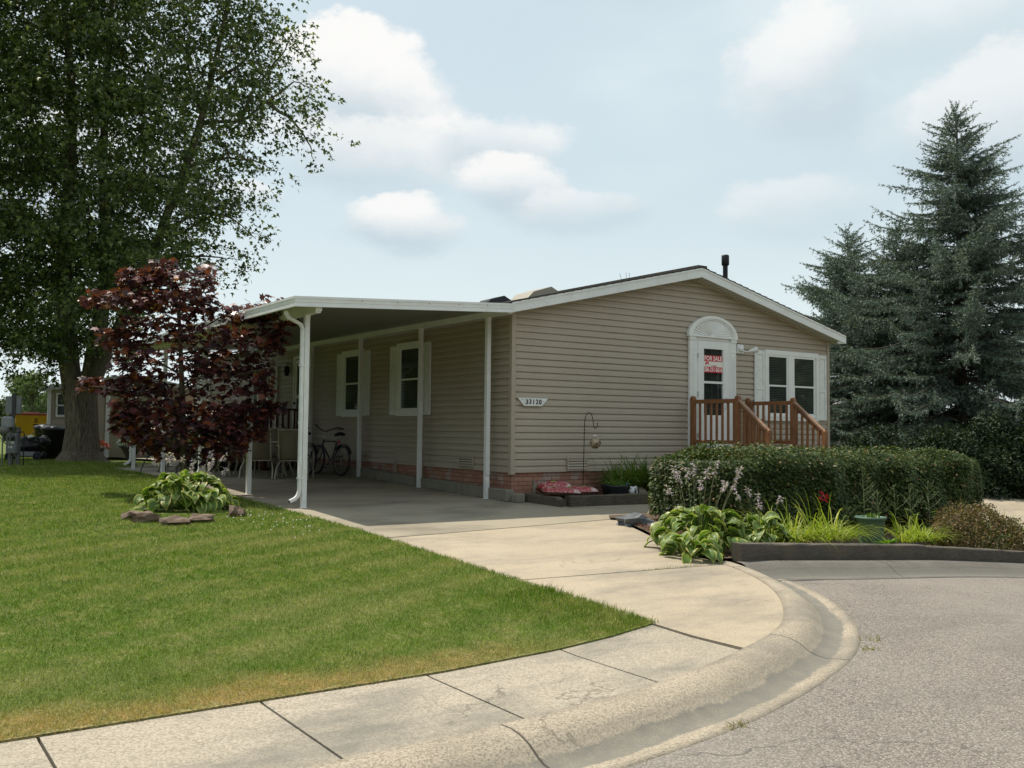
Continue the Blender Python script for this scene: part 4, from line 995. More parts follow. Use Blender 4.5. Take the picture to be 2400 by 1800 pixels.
st = thing('side_table', 'small black metal side table by the black chairs', 'table', (-2.35, 9.2, 0))
m = MB(); m.box(-.42, .42, -.3, .3, .50, .52); m.build('table_top', BK, st)
for sx in (-1, 1):
    for sy in (-1, 1): m = MB(); m.tube([(sx*.38, sy*.26, .5), (sx*.4, sy*.28, 0)], .012, 6); m.build('leg', BK, st)

# ================================================================== BICYCLES
def make_bike(label, cf, cfs, loc, rz_, lean):
    t = thing('bicycle', label, 'bicycle', loc, rz_, 'bicycles leaning by the house wall'); t.rotation_euler = (lean, 0, rz_)
    fm = pm('bike_frame_'+cfs, cf, .35); ch_ = pm('bike_steel_'+cfs, (.35, .35, .34), .3, metal=.8)
    R = .33
    for nm, x in (('rear_wheel', 0), ('front_wheel', 1.06)):
        m = MB(); m.torus((x, 0, R), R-.022, .023, 'y', 36, 8); wv = m.build(nm, BLACKP, t)
        m = MB(); m.torus((x, 0, R), R-.046, .008, 'y', 36, 6); m.build('rim', ch_, wv)
        m = MB(); m.lathe([(0, -.03), (.028, -.03), (.02, 0), (.028, .03), (0, .03)], (x, 0, R), 12, axis='y'); m.build('hub', ch_, wv)
        for k in range(16):
            a = 2*PI*k/16; b = a+.35*(1 if k % 2 else -1)
            m = MB() if k == 0 else m
            m.tube([(x+.02*math.cos(b), .02*(1 if k % 2 else -1), R+.02*math.sin(b)), (x+(R-.05)*math.cos(a), 0, R+(R-.05)*math.sin(a))], .0018, 4)
        sp_ = m.build('spokes', ch_, wv)
    bb = (.43, 0, .29); seat = (.30, 0, .74); head = (.86, 0, .78); hl = (.90, 0, .66)
    m = MB()
    for a, b, r in ((bb, seat, .017), (seat, (.84, 0, .74), .017), (bb, hl, .02), (head, hl, .021)): m.tube([a, b], r, 8)
    for s in (-1, 1):
        m.tube([(.30, s*.015, .68), (0, s*.055, R)], .009, 6); m.tube([(bb[0], s*.03, bb[2]), (0, s*.055, R)], .01, 6)
    m.build('frame', fm, t)
    m = MB()
    for s in (-1, 1): m.tube([(.91, s*.03, .66), (.93, s*.055, .60), (1.06, s*.055, R)], .013, 8)
    m.build('fork', fm, t)
    m = MB(); m.tube([seat, (.27, 0, .88)], .013, 8); m.build('seat_post', ch_, t)
    m = MB(); rs = []
    for x, w, z in ((.12, .085, .93), (.16, .105, .945), (.24, .085, .93), (.34, .04, .92), (.41, .02, .915)):
        rs.append([(x, w*math.cos(a), z-.03+.035*math.sin(a)) for a in np.linspace(0, 2*PI, 11)[:-1]])
    m.rings(rs, 0, True, True); m.build('saddle', BLACKM, t)
    m = MB(); m.tube([head, (.83, 0, .93), (.88, 0, .95)], .014, 8); m.build('stem', ch_, t)
    m = MB()
    m.tube([(.74, -.33, 1.06), (.80, -.26, 1.07), (.87, -.12, 1.0), (.88, 0, .95), (.87, .12, 1.0), (.80, .26, 1.07), (.74, .33, 1.06)], .012, 8); m.build('handlebar', BLACKM, t)
    for s in (-1, 1):
        m = MB(); m.tube([(.66, s*.345, 1.05), (.77, s*.31, 1.065)], .018, 8); m.build('grip', BLACKM, t)
        m = MB(); m.tube([(.80, s*.24, 1.05), (.76, s*.28, 1.03), (.70, s*.31, 1.02)], .006, 6); m.build('brake_lever', BLACKM, t)
    m = MB(); m.torus((bb[0], .045, bb[2]), .085, .006, 'y', 24, 6); m.lathe([(0, -.05), (.02, -.05), (.02, .06), (0, .06)], bb, 10, axis='y'); m.build('chainring', ch_, t)
    for s in (-1, 1):
        m = MB(); e = (bb[0]+s*.10, s*.075, bb[2]-s*.13); m.tube([(bb[0], s*.06, bb[2]), e], .009, 6); m.box(e[0]-.045, e[0]+.045, min(e[1], e[1]+s*.09), max(e[1], e[1]+s*.09), e[2]-.012, e[2]+.012); m.build('crank', BLACKM, t)
    m = MB(); m.box(-.01+.2, .02+.2, -.025, .025, .70, .75); m.build('reflector', pm('red_reflector', (.5, .02, .03), .3), t)
    m = MB(); rs = []
    for k in range(13):
        a = math.radians(35+k*10); c, s_ = math.cos(a), math.sin(a); q = R+.03
        rs.append([(q*c, -.035, R+q*s_), ((q+.012)*c, 0, R+(q+.012)*s_), (q*c, .035, R+q*s_)])
    m.rings(rs, 0, True, False, closed=False); m.build('mudguard', BLACKP, t, fixn=False)
    m = MB(); m.tube([(.40, .05, .27), (.30, .16, .02)], .009, 6); m.build('kickstand', ch_, t)
    return t
make_bike('dark grey bicycle with pale rims leaning near the house wall, nearer of two', (.03, .032, .036), 'grey', (-.50, 5.72, H(0, 5.7)+.003), math.radians(96), math.radians(6))
make_bike('dark blue bicycle behind the grey one, hidden by the corner post', (.012, .018, .06), 'blue', (-.95, 6.45, H(0, 6.5)+.003), math.radians(99), math.radians(5))

# ================================================================== LEAFY HELPERS
def blades(name, c, n, L, W_, spread, mat, parent=None, off=(0, 0, 0), droop=1.0, lean=(0, 0), base=.06, seg=5, up=1.0):
    # arching strap leaves
    V = []; F = []
    for i in range(n):
        a = rng.uniform(0, 2*PI); r = base*math.sqrt(rng.uniform()); L_ = L*rng.uniform(.6, 1.1); w = W_*rng.uniform(.7, 1.2)
        p = np.array([c[0]+r*math.cos(a), c[1]+r*math.sin(a), c[2]]); out = rng.uniform(.25, 1.0)*spread
        a2 = a+rng.normal()*.35; d = np.array([math.cos(a2)*out+lean[0], math.sin(a2)*out+lean[1], up]); d /= np.linalg.norm(d)
        side = np.cross(d, [0, 0, 1.0]); side = side/(np.linalg.norm(side)+1e-6)
        b0 = len(V); step = L_/seg
        for k in range(seg+1):
            ww = w*(1-(k/seg)**2)*.5+.0005
            V.append(p-side*ww); V.append(p+side*ww)
            if k < seg: F.append((b0+2*k, b0+2*k+1, b0+2*k+3, b0+2*k+2))
            p = p+d*step; d = d+np.array([0, 0, -droop*.42*(k+1)/seg]); d /= np.linalg.norm(d)
    return npmesh(name, np.array(V), [np.array(F)], mat, parent, off)
DAYG = leafmat('daylily_leaf', [(0, (.07, .13, .02)), (.5, (.12, .20, .03)), (.85, (.19, .27, .045)), (1, (.34, .29, .10))], .45, .3)
DAYY = leafmat('bright_daylily_leaf', [(0, (.17, .24, .02)), (.5, (.30, .37, .035)), (1, (.46, .46, .07))], .45, .35)
HEDG = leafmat('hedge_leaf', [(0, (.03, .052, .014)), (.45, (.055, .088, .024)), (.8, (.10, .14, .038)), (.95, (.18, .19, .07)), (1, (.33, .19, .11))], .5, .2, .25)
LILAC = leafmat('lilac_petal', [(0, (.45, .36, .47)), (1, (.66, .58, .66))], .5, .3)
STEM = pm('green_stem', (.10, .13, .05), .6, (.14, .12, .08), 20)

def hosta(name, label, c, n, R, Ll, Wl, nst, sth, seed, yellow=False, lean=None):
    r_ = np.random.default_rng(seed); t = thing(name, label, 'plant', c)
    HG = leafmat(name+'_green', [(0, (.07, .13, .02)), (.6, (.12, .20, .035)), (1, (.18, .26, .05))], .5, .25, .4); HE = leafmat(name+'_edge', [(0, (.26, .32, .06)), (.7, (.42, .46, .12)), (1, (.58, .46, .18))], .4, .3)
    V = []; F = []; MI = []
    su = 7
    for i in range(n):
        q = (i+.5)/n; a = r_.uniform(0, 2*PI); rad = R*math.sqrt(q)*r_.uniform(.85, 1.1)*.62
        px, py = rad*math.cos(a), rad*math.sin(a)
        pz = (1-q**1.3)*.27*(R/.75)+.06*r_.uniform(0, 1)+.02
        elev = 1.0*(1-q)-.30*q+r_.normal()*.14
        L_ = Ll*r_.uniform(.75, 1.15); W2 = Wl*r_.uniform(.8, 1.12)
        ad = a+r_.normal()*.35
        p = np.array([c[0]+px, c[1]+py, c[2]+pz]); el = elev; b0 = len(V); prof = [0, .62, .93, 1.0, .86, .55, .22, 0.0]
        roll = r_.normal()*.35
        for k in range(su+1):
            d = np.array([math.cos(ad)*math.cos(el), math.sin(ad)*math.cos(el), math.sin(el)]); s = np.array([-math.sin(ad), math.cos(ad), 0]); nn = np.cross(s, d)*-1
            s2 = s*math.cos(roll)+nn*math.sin(roll); n2 = nn*math.cos(roll)-s*math.sin(roll)
            n2 = n2 if n2[2] > 0 else -n2
            w = W2*.5*prof[k]+.002; fold = .28; wav = .012*math.sin(k*2.1+i)
            for f, lift in ((-1, fold+wav*8), (-.74, fold*.72), (0, 0), (.74, fold*.72), (1, fold-wav*8)): V.append(p+s2*w*f+n2*w*lift)
            if k < su:
                for j in range(4):
                    F.append((b0+5*k+j, b0+5*k+j+1, b0+5*k+j+6, b0+5*k+j+5)); MI.append(1 if j in (0, 3) or k == su-1 else 0)
            p = p+d*L_/su; el -= .17+.05*k
        # petiole
        q0 = np.array([c[0]+px*.15, c[1]+py*.15, c[2]]); q1 = V[b0+2]; b1 = len(V); sd = np.array([-math.sin(ad), math.cos(ad), 0])*.006
        V += [q0-sd, q0+sd, q1+sd, q1-sd]; F.append((b1, b1+1, b1+2, b1+3)); MI.append(0)
    npmesh('leaves', np.array(V), [np.array(F)], [HG, HE], t, c, np.array(MI), True)
    P = []; Dd = []
    m = MB()
    for i in range(nst):
        a = r_.uniform(0, 2*PI); rad = R*.45*math.sqrt(r_.uniform()); hh = sth*r_.uniform(.75, 1.12)
        b = Vector((c[0]+rad*math.cos(a)*.5, c[1]+rad*math.sin(a)*.5, c[2]+.1)); tip = Vector((c[0]+rad*math.cos(a)*1.35+.1*(nst > 12), c[1]+rad*math.sin(a)*1.35, c[2]+hh)); mid = b.lerp(tip, .5)+Vector((0, 0, .05))
        m.tube([b, mid, tip], [.005, .004, .003], 5)
        for k in range(12):
            u = 1-.24*(k/15)*r_.uniform(.8, 1); q = mid.lerp(tip, (u-.5)*2) if u > .5 else mid
            P.append(q); an = r_.uniform(0, 2*PI); Dd.append((math.cos(an)*.8, math.sin(an)*.8, -.55+(.7 if k < 3 else 0)))
    if m.v: m.build('stem', STEM, t, True)
    if not P: 
        return t
    P = np.array([tuple(p) for p in P]); Dd = np.array(Dd)
    leaves('flower', np.repeat(P, 2, 0), np.repeat(Dd, 2, 0)+r_.normal(size=(len(P)*2, 3))*.25, rdir(len(P)*2), np.full(len(P)*2, .055), np.full(len(P)*2, .015), DIAM, LILAC, t, c)
    return t

# ================================================================== FRONT BED (against the gable)
def timber(label, a, b, w, h, mat, group=None, lean=0, ragged=False):
    t = MB(); a = Vector(a); b = Vector(b); d = (b-a).normalized(); s = Vector((d.y, -d.x, 0)).normalized(); n = 14; rs = []
    for i in range(n+1):
        u = i/n; p = a.lerp(b, u); j = .004; c = .012
        k = 1
        def q(x, z): return p+s*(x+random.uniform(-j, j))+Vector((0, 0, z+random.uniform(-j, j)))
        if ragged and u > .88: hh = h*(.9-random.uniform(0, .15))
        else: hh = h
        rs.append([q(-w/2, 0), q(w/2, 0), q(w/2, hh-c), q(w/2-c, hh), q(-w/2+c, hh), q(-w/2, hh-c)])
    t.rings(rs, 0, False, True); o = t.build('landscape_timber', mat); tag(o, label, 'timber', group); return o
timber('greenish old timber running from the house corner with a rotten end', (.18, -.16, H(0, -.2)-.01), (.33, -1.02, H(0, -1)-.01), .15, .155, TIMB, 'timbers round the front bed', ragged=True)
timber('long weathered timber along the front of the bed below the black tub', (.42, -1.0, H(0, -1)-.005), (2.75, -1.08, H(0, -1)-.005), .16, .175, TIMB, 'timbers round the front bed')
def bag(label, c, l, w, h, rz_, seed, tilt=0):
    t = thing('mulch_bag', label, 'bag', c, rz_, 'mulch bags on the timber'); t.rotation_euler = (0, tilt, rz_)
    r_ = random.Random(seed); nx, ny = 26, 14
    from mathutils import noise as MN
    def surf(i, j, top):
        u = i/nx*2-1; v = j/ny*2-1; e = (1-abs(u)**3.2)*(1-abs(v)**3.2); e = max(e, 0)**.5
        z = h*.5*e*(1+.35*MN.noise(Vector((u*2.5+seed, v*2.5, top*3))))+.012*MN.noise(Vector((u*9+seed, v*9, 1)))*e
        return (u*l/2*(1+.03*math.sin(v*4+seed)), v*w/2*(1+.05*math.sin(u*5+seed)), (h*.5+z) if top else h*.5-z*.95)
    V = []; F = []; MI = []
    for top in (1, 0):
        b = len(V)
        for j in range(ny+1):
            for i in range(nx+1): V.append(surf(i, j, top))
        for j in range(ny):
            for i in range(nx):
                q = b+j*(nx+1)+i; F.append((q, q+1, q+nx+2, q+nx+1) if top else (q, q+nx+1, q+nx+2, q+1))
                u = i/nx; v = j/ny
                mi = 0
                if v > .5: mi = 1 if u < .8 else 4
                if .44 < v <= .52 and u > .2: mi = 3
                if u > .80 and v < .55: mi = 2
                if .1 < u < .2 and .2 < v < .5: mi = 2
                if not top and v < .35: mi = 4
                MI.append(mi)
    mats = [pm('bag_red', (.33, .03, .045), .32, (.55, .42, .38), 34, spec=.5, lo=.56, hi=.60), pm('bag_mulch_photo', (.24, .13, .09), .3, (.38, .20, .15), 40, spec=.6), pm('bag_white', (.6, .56, .52), .3, (.35, .1, .1), 60, spec=.6), pm('bag_green', (.22, .38, .06), .3, spec=.6), pm('bag_brown', (.20, .12, .09), .3, spec=.6)]
    npmesh('plastic_sack', np.array(V), [np.array(F)], mats, t, (0, 0, 0), np.array(MI), True)
    return t
bag('red plastic mulch bag at the house corner, left and lowest', (.54, -.66, H(0, -.7)+.13), .62, .42, .15, math.radians(-28), 3, .04)
bag('crumpled red and brown mulch bag to the right of the corner one', (1.02, -.50, H(0, -.5)+.10), .66, .42, .16, math.radians(-20), 8, -.02)
bag('brown mulch bag lying behind the two red ones by the brick', (.72, -.24, H(0, -.4)+.13), .60, .34, .20, math.radians(-10), 15, .0)
tub = thing('planter_tub', 'black plastic tub planter with trailing green leaves in the front bed', 'planter', (1.62, -.78, H(0, -.8)+.06))
m = MB(); rs = []
for k, z in ((.78, 0), (.98, .20), (1.03, .21), (1.03, .235), (.97, .235), (.9, .12), (.5, .1)):
    rs.append([(.245*k*math.copysign(abs(math.cos(a))**.6, math.cos(a)), .15*k*math.copysign(abs(math.sin(a))**.6, math.sin(a)), z+(.03*abs(math.cos(a))**4 if z > .19 else 0)) for a in np.linspace(0, 2*PI, 33)[:-1]])
m.rings(rs, 0, True, False); m.build('tub', BLACKP, tub)
n = 420; P = np.stack([rng.uniform(-.2, .2, n), rng.uniform(-.12, .12, n), rng.uniform(.16, .27, n)], 1)
leaves('foliage', P, rdir(n, .8), rdir(n, .5), rng.uniform(.04, .075, n), rng.uniform(.02, .035, n), DIAM, leafmat('tub_leaf', [(0, (.07, .16, .02)), (1, (.16, .26, .04))], .45, .3), tub)
blades('vine', (0, 0, .2), 26, .26, .012, 1.2, DAYG, tub, droop=.8, base=.15)
m = MB(); m.blob((.22, -.06, .255), (.02, .02, .035), 1, .1); m.build('ornament', pm('teal', (.05, .35, .4), .4), tub)
hk = thing('garden_hook', 'black shepherd hook standing in the front bed against the gable', 'hook', (1.22, -.40, .1))
m = MB(); m.tube([(1.22, -.4, -.15), (1.245, -.4, .9), (1.252, -.4, 1.16), (1.265, -.4, 1.25), (1.30, -.4, 1.315), (1.345, -.4, 1.335), (1.39, -.4, 1.32), (1.425, -.4, 1.26), (1.44, -.4, 1.18), (1.455, -.4, 1.10), (1.475, -.4, 1.065), (1.505, -.4, 1.062), (1.53, -.4, 1.09), (1.542, -.4, 1.16)], .0068, 8); m.build('rod', BLACKM, hk, True)
bd = thing('hanging_birdhouse', 'round mottled gourd birdhouse hanging from the black hook', 'birdhouse', (1.49, -.4, .80))
m = MB(); m.lathe([(.0, -.094), (.05, -.08), (.085, -.045), (.098, 0), (.088, .045), (.055, .078), (.02, .094), (.012, .12), (0, .122)], (0, 0, 0), 24); m.build('gourd', pm('mottled_gourd', (.16, .11, .06), .3, (.45, .38, .26), 22, lo=.42, hi=.58), bd)
m = MB(); m.lathe([(.024, 0), (.0, -.001)], (.028, -.092, .012), 14, axis='y'); m.build('hole', DARK, bd)
m = MB(); m.tube([(0, 0, .11), (.006, 0, .27)], .0022, 5); m.tube([(-.02, 0, .11), (.004, 0, .27)], .0022, 5); m.build('cord', pm('cord', (.35, .3, .22), .8), bd)
m = MB(); m.blob((-.05, -.03, .13), (.018, .018, .022), 1, .1); m.blob((-.005, -.03, .135), (.014, .014, .018), 1, .1); m.build('bead', SW, bd)
ow = thing('owl_ornament', 'small white owl face ornament with big dark eyes on the front bed', 'ornament', (2.0, -.82, H(0, -.8)+.17)); 
ow.rotation_euler = (0, 0, math.radians(18))
m = MB(); m.blob((0, 0, .01), (.115, .075, .085), 3, .03); m.blob((-.07, 0, .075), (.035, .03, .03), 2, .02); m.blob((.07, 0, .075), (.035, .03, .03), 2, .02); m.build('body', pm('glazed_white', (.8, .8, .8), .25), ow)
m = MB(); m.blob((-.043, -.068, .015), (.026, .016, .028), 2, 0); m.build('eye', BLACKM, ow)
m = MB(); m.blob((.043, -.068, .015), (.026, .016, .028), 2, 0); m.build('eye', BLACKM, ow)
m = MB(); m.bar((-.085, -.074, .072), (-.012, -.080, .045), .012, .008); m.bar((.085, -.074, .072), (.012, -.080, .045), .012, .008); m.build('brow', BLACKM, ow)
m = MB(); m.blob((2.24, -.66, H(0, -.6)+.12), (.20, .13, .12), 3, .12, 0, 5); o = m.build('bed_rock', pm('tan_rock', (.22, .18, .13), .9, (.3, .25, .19), 8, bmp=.4)); tag(o, 'rounded tan rock behind the white owl ornament', 'rock')
m = MB(); m.blob((3.05, -.60, H(0, -.6)+.24), (.20, .14, .22), 3, .15, 0, 9); o = m.build('bed_stone', pm('grey_rock', (.12, .12, .12), .9, (.2, .2, .19), 8, bmp=.4)); tag(o, 'grey upright stone between the daylily clump and the hedge', 'rock')
dl = thing('daylily', 'dark green daylily clump in front of the brick skirt', 'plant', (2.45, -.35, -.1))
for dx in (-.38, -.12, .15, .42): blades('leaves', (2.50+dx, -.42+abs(dx)*.1, H(0, -.4)+.07), 170, .88, .026, 1.1, DAYG, dl, (2.45, -.35, -.1), 1.0, base=.16, seg=7)
bp = thing('flower_pot', 'pale green pot with spiky grass and pink flowers by the deck post', 'planter', (3.75, -.7, .12))
m = MB(); m.lathe([(.11, -.25), (.16, .02), (.175, .03), (.175, .05), (.15, .05), (.13, 0), (0, 0)], (0, 0, 0), 22); m.build('pot', pm('mint_pot', (.30, .38, .30), .5), bp)
blades('spike_grass', (0, 0, .02), 24, .62, .010, .5, DAYG, bp, droop=.35, base=.04)
n = 160; P = np.stack([rng.uniform(-.16, .2, n), rng.uniform(-.14, .14, n), rng.uniform(.06, .16, n)], 1)
leaves('flower', P[:90], rdir(90, .4), rdir(90), np.full(90, .05), np.full(90, .045), DIAM, leafmat('pink_petal', [(0, (.5, .03, .08)), (1, (.65, .08, .16))], .5, .3), bp)
leaves('foliage', P[90:], rdir(70, .4), rdir(70), np.full(70, .06), np.full(70, .03), DIAM, DAYG, bp)
m = MB(); rs = []
m.blob((.33, -.2, H(0, -.2)+.20), (.03, .03, .13), 2, .4, 0, 4); m.blob((.32, -.2, H(0, -.2)+.32), (.02, .02, .05), 2, .3, 0, 6); m.blob((.35, -.2, H(0, -.2)+.24), (.045, .03, .03), 2, .3, 0, 7)
o = m.build('driftwood_figure', pm('driftwood', (.22, .2, .16), .8, (.14, .12, .1), 20, bmp=.4)); tag(o, 'small grey driftwood figure against the brick behind the mulch bags', 'ornament')

# ================================================================== HEDGE
def hedge():
    c0 = (2.7, -3.6, -.4); t = thing('hedge', 'clipped rounded green hedge in front of the deck behind the road side bed', 'hedge', c0)
    xa, xb = .46, 6.62; yc, hw = -3.62, .95
    def zt(x): return .66+.10*math.sin(x*.9+.5)*.4+.06*min(1, max(0, (x+.6)/1.5))
    def zb(x): return H(x, yc)-.0
    # surface sample: superellipse section, rounded ends
    n = 46000
    u = rng.uniform(0, 1, n); th = rng.uniform(-.12, PI+.12, n)
    X = xa+(xb-xa)*u; Lh = (xb-xa)/2; xc = (xa+xb)/2
    e = np.clip(1-np.abs((X-xc)/Lh)**7, .0, 1)**.45
    cs, sn = np.cos(th), np.sin(th)
    ex = .42
    yy = np.sign(cs)*np.abs(cs)**ex*hw*(.55+.45*e)
    zz = np.abs(sn)**ex
    top = np.array([zt(x) for x in X]); bot = np.array([zb(x) for x in X]); low = .16
    zc = np.where(sn > 0, zz, -.3*zz)
    # walls: distribute height evenly for side samples
    side = rng.uniform(size=n) < .5
    hfrac = rng.uniform(0, .93, n)
    Z = bot+low+(top-bot-low)*np.where(side, hfrac, zz)*(.82+.18*e)
    rr = np.where(side, hw*(1-.10*(hfrac-.45)**2-.45*np.clip(hfrac-.80, 0, 1)**1.6*2.0)*(.55+.45*e), 0)
    Y = yc+np.where(side, np.where(rng.uniform(size=n) < .72, -1, 1)*rr, yy)
    bumps = .05*np.sin(X*3.1+Z*4)+.04*np.sin(X*7.3+Y*5+1)
    P = np.stack([X, Y, Z], 1)
    nrm = np.stack([np.zeros(n), np.where(side, np.sign(Y-yc), cs*.8), np.where(side, hfrac*.5, np.abs(sn))], 1); nrm = unit(nrm)
    P += nrm*(bumps+rng.normal(size=n)*.025)[:, None]
    # end caps
    k = 5200; thc = rng.uniform(0, 1, k); side2 = rng.uniform(size=k) < .62
    ex_ = np.where(side2, xa, xb); yv = rng.uniform(-1, 1, k)*hw*.72; bulge = .22*np.sqrt(np.clip(1-(yv/(hw*.72))**2*.9, 0, 1)); hz = np.clip(rng.uniform(0, .95, k), 0, 1)
    Pz = np.array([zb(x)+low+(zt(x)-zb(x)-low)*q*.93 for x, q in zip(ex_, hz)])
    bulge = bulge*np.clip(1.15-(hz-.4)**2*1.6, 0, 1)
    P2 = np.stack([ex_+np.where(side2, -1, 1)*(bulge-.10)+rng.normal(size=k)*.03, yc+yv, Pz], 1); n2 = np.stack([np.where(side2, -1.0, 1.0), yv*.5, hz*.6], 1)
    P = np.concatenate([P, P2]); nrm = unit(np.concatenate([nrm, n2])); n = len(P)
    # holes low down in the front show daylight
    D = unit(nrm*.75+rdir(n)*.75+np.array([0, 0, .12])); Nn = unit(nrm*.9+rdir(n)*.55+np.array([0, 0, .3]))
    D = unit(np.cross(np.cross(Nn, D), Nn)+nrm*.25+np.array([0, 0, -.15]))
    ln = rng.uniform(.04, .072, n)
    leaves('leaves', P, D, Nn, ln, ln*rng.uniform(.5, .65, n), DIAM, HEDG, t, c0)
    # inner leaves & twigs
    n = 9000; X = rng.uniform(xa+.15, xb-.15, n); Y = yc+rng.uniform(-hw*.8, hw*.8, n); q = rng.uniform(.0, .85, n)
    Z = np.array([zb(x) for x in X])+low+.05+(np.array([zt(x)-zb(x) for x in X])-low)*q*.9
    leaves('inner_leaves', np.stack([X, Y, Z], 1), rdir(n), rdir(n), rng.uniform(.05, .08, n), rng.uniform(.03, .045, n), DIAM, HEDG, t, c0)
    m = MB()
    for i in range(70):
        x = random.uniform(xa+.3, xb-.3); y = yc+random.uniform(-.6, .6); z = zb(x); 
        p = Vector((x, y, z)); 
        for j in range(3):
            q = p+Vector((random.uniform(-.35, .35), random.uniform(-.3, .3), random.uniform(.4, .85))); m.tube([p, p.lerp(q, .5)+Vector((.03, .02, 0)), q], [.012, .008, .003], 5)
    m.build('branches', BARK3, t, True)
    # solid dark core added so the far side does not glare through
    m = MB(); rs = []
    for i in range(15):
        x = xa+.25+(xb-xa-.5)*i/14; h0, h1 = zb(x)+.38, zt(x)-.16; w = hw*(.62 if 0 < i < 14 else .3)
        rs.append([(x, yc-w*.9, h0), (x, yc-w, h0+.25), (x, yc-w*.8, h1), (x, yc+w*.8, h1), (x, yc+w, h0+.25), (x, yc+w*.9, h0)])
    m.rings(rs, 0, True, True); m.build('dark_core', pm('hedge_core', (.018, .022, .012), .9), t, True)
hedge()
m = MB()
P = (2.06, -4.72, .12)
o = thing('red_leaf_sprig', 'small red sprig standing out on the front face of the hedge', 'leaf', P)
n = 9; leaves('leaf', rng.normal(size=(n, 3))*.03, rdir(n, .5), rdir(n), np.full(n, .10), np.full(n, .05), DIAM, leafmat('red_leaf', [(0, (.55, .02, .03)), (1, (.65, .06, .05))], .5, .3), o)

# ================================================================== ROAD SIDE BED
timber('dark timber along the road side bed, left and longest', (-.93, -5.80, H(-.9, -5.8)-.0), (2.22, -6.06, H(2.2, -6)-.02), .16, .205, TIMB2, 'timbers along the road side bed')
timber('shorter dark timber with pale patches along the road side bed', (2.24, -6.065, H(2.2, -6)-.03), (4.1, -6.58, H(4.1, -6.4)-.05), .16, .20, TIMB2, 'timbers along the road side bed')
hosta('hosta', 'large variegated hosta with lilac flowers spilling over the driveway corner', (-.72, -5.05, H(-1, -5)+.06), 140, .82, .25, .15, 13, .92, 11)
hosta('hosta', 'variegated hosta lying low at the end of the dark timber', (-1.28, -5.42, H(-1.2, -5.5)+.0), 40, .42, .22, .14, 0, .9, 12)
hosta('hosta', 'hosta with browned leaf edges right of the big one above the timber', (-.02, -5.35, H(-.3, -5.3)+.10), 60, .50, .22, .14, 5, .62, 14)
d = thing('daylily', 'large yellow green daylily drooping over the dark timber', 'plant', (.75, -5.3, -.4))
for dx, dy in ((-.35, .0), (.0, .05), (.35, -.05), (.6, -.12)): blades('leaves', (.75+dx, -5.32+dy, H(.7, -5.3)+.12), 110, .66, .014, 1.9, DAYY, d, (.75, -5.3, -.4), 1.15, (.35, -.30), base=.20, seg=7)
d = thing('daylily', 'yellow green daylily right of the green pot', 'plant', (2.45, -5.4, -.5))
for dx in (-.1, .12, .35): blades('leaves', (2.85+dx, -5.55, H(2.5, -5.4)+.12), 80, .52, .013, 1.7, DAYY, d, (2.45, -5.4, -.5), 1.1, (.2, -.25), base=.14, seg=7)
d = thing('daylily', 'small sparse daylily between the yellow one and the russet shrub', 'plant', (3.1, -5.5, -.55))
blades('leaves', (3.5, -5.55, H(3.4, -5.4)+.1), 55, .42, .013, 1.0, DAYG, d, (3.1, -5.5, -.55), 1.0, base=.12)
d = thing('daylily', 'dark grassy clump behind the russet shrub spilling to the right', 'plant', (4.5, -5.9, -.6))
for dx in (-.1, .2, .4): blades('leaves', (4.45+dx, -5.85+dx*.2, H(4.5, -5.9)+.08), 70, .62, .012, .9, DAYG, d, (4.5, -5.9, -.6), .9, (.2, -.1), base=.16)
gp = thing('green_pot', 'round green plastic pot half sunk between the daylilies', 'planter', (1.98, -5.50, H(1.95, -5.5)+.20))
m = MB(); m.lathe([(.14, -.16), (.15, 0), (.185, .24), (.20, .245), (.20, .27), (.178, .27), (.17, .22), (0, .22)], (0, 0, 0), 28); m.build('pot', pm('green_plastic', (.075, .14, .10), .5, (.10, .17, .13), 4), gp)
n = 26; leaves('foliage', np.stack([rng.uniform(-.13, .13, n), rng.uniform(-.13, .13, n), np.full(n, .24)], 1), rdir(n, .7), rdir(n, .5), np.full(n, .1), np.full(n, .03), DIAM, DAYG, gp)
d = thing('weed', 'bright green rosette weed at the foot of the green pot', 'plant', (1.90, -5.80, H(1.9, -5.8)+.14))
n = 26; a = rng.uniform(0, 2*PI, n); leaves('leaves', np.zeros((n, 3)), np.stack([np.cos(a), np.sin(a), rng.uniform(.3, 1.1, n)], 1), np.tile([0, 0, 1.0], (n, 1)), rng.uniform(.12, .18, n), np.full(n, .035), DIAM, leafmat('weed_leaf', [(0, (.14, .27, .03)), (1, (.22, .34, .05))], .5, .3), d)
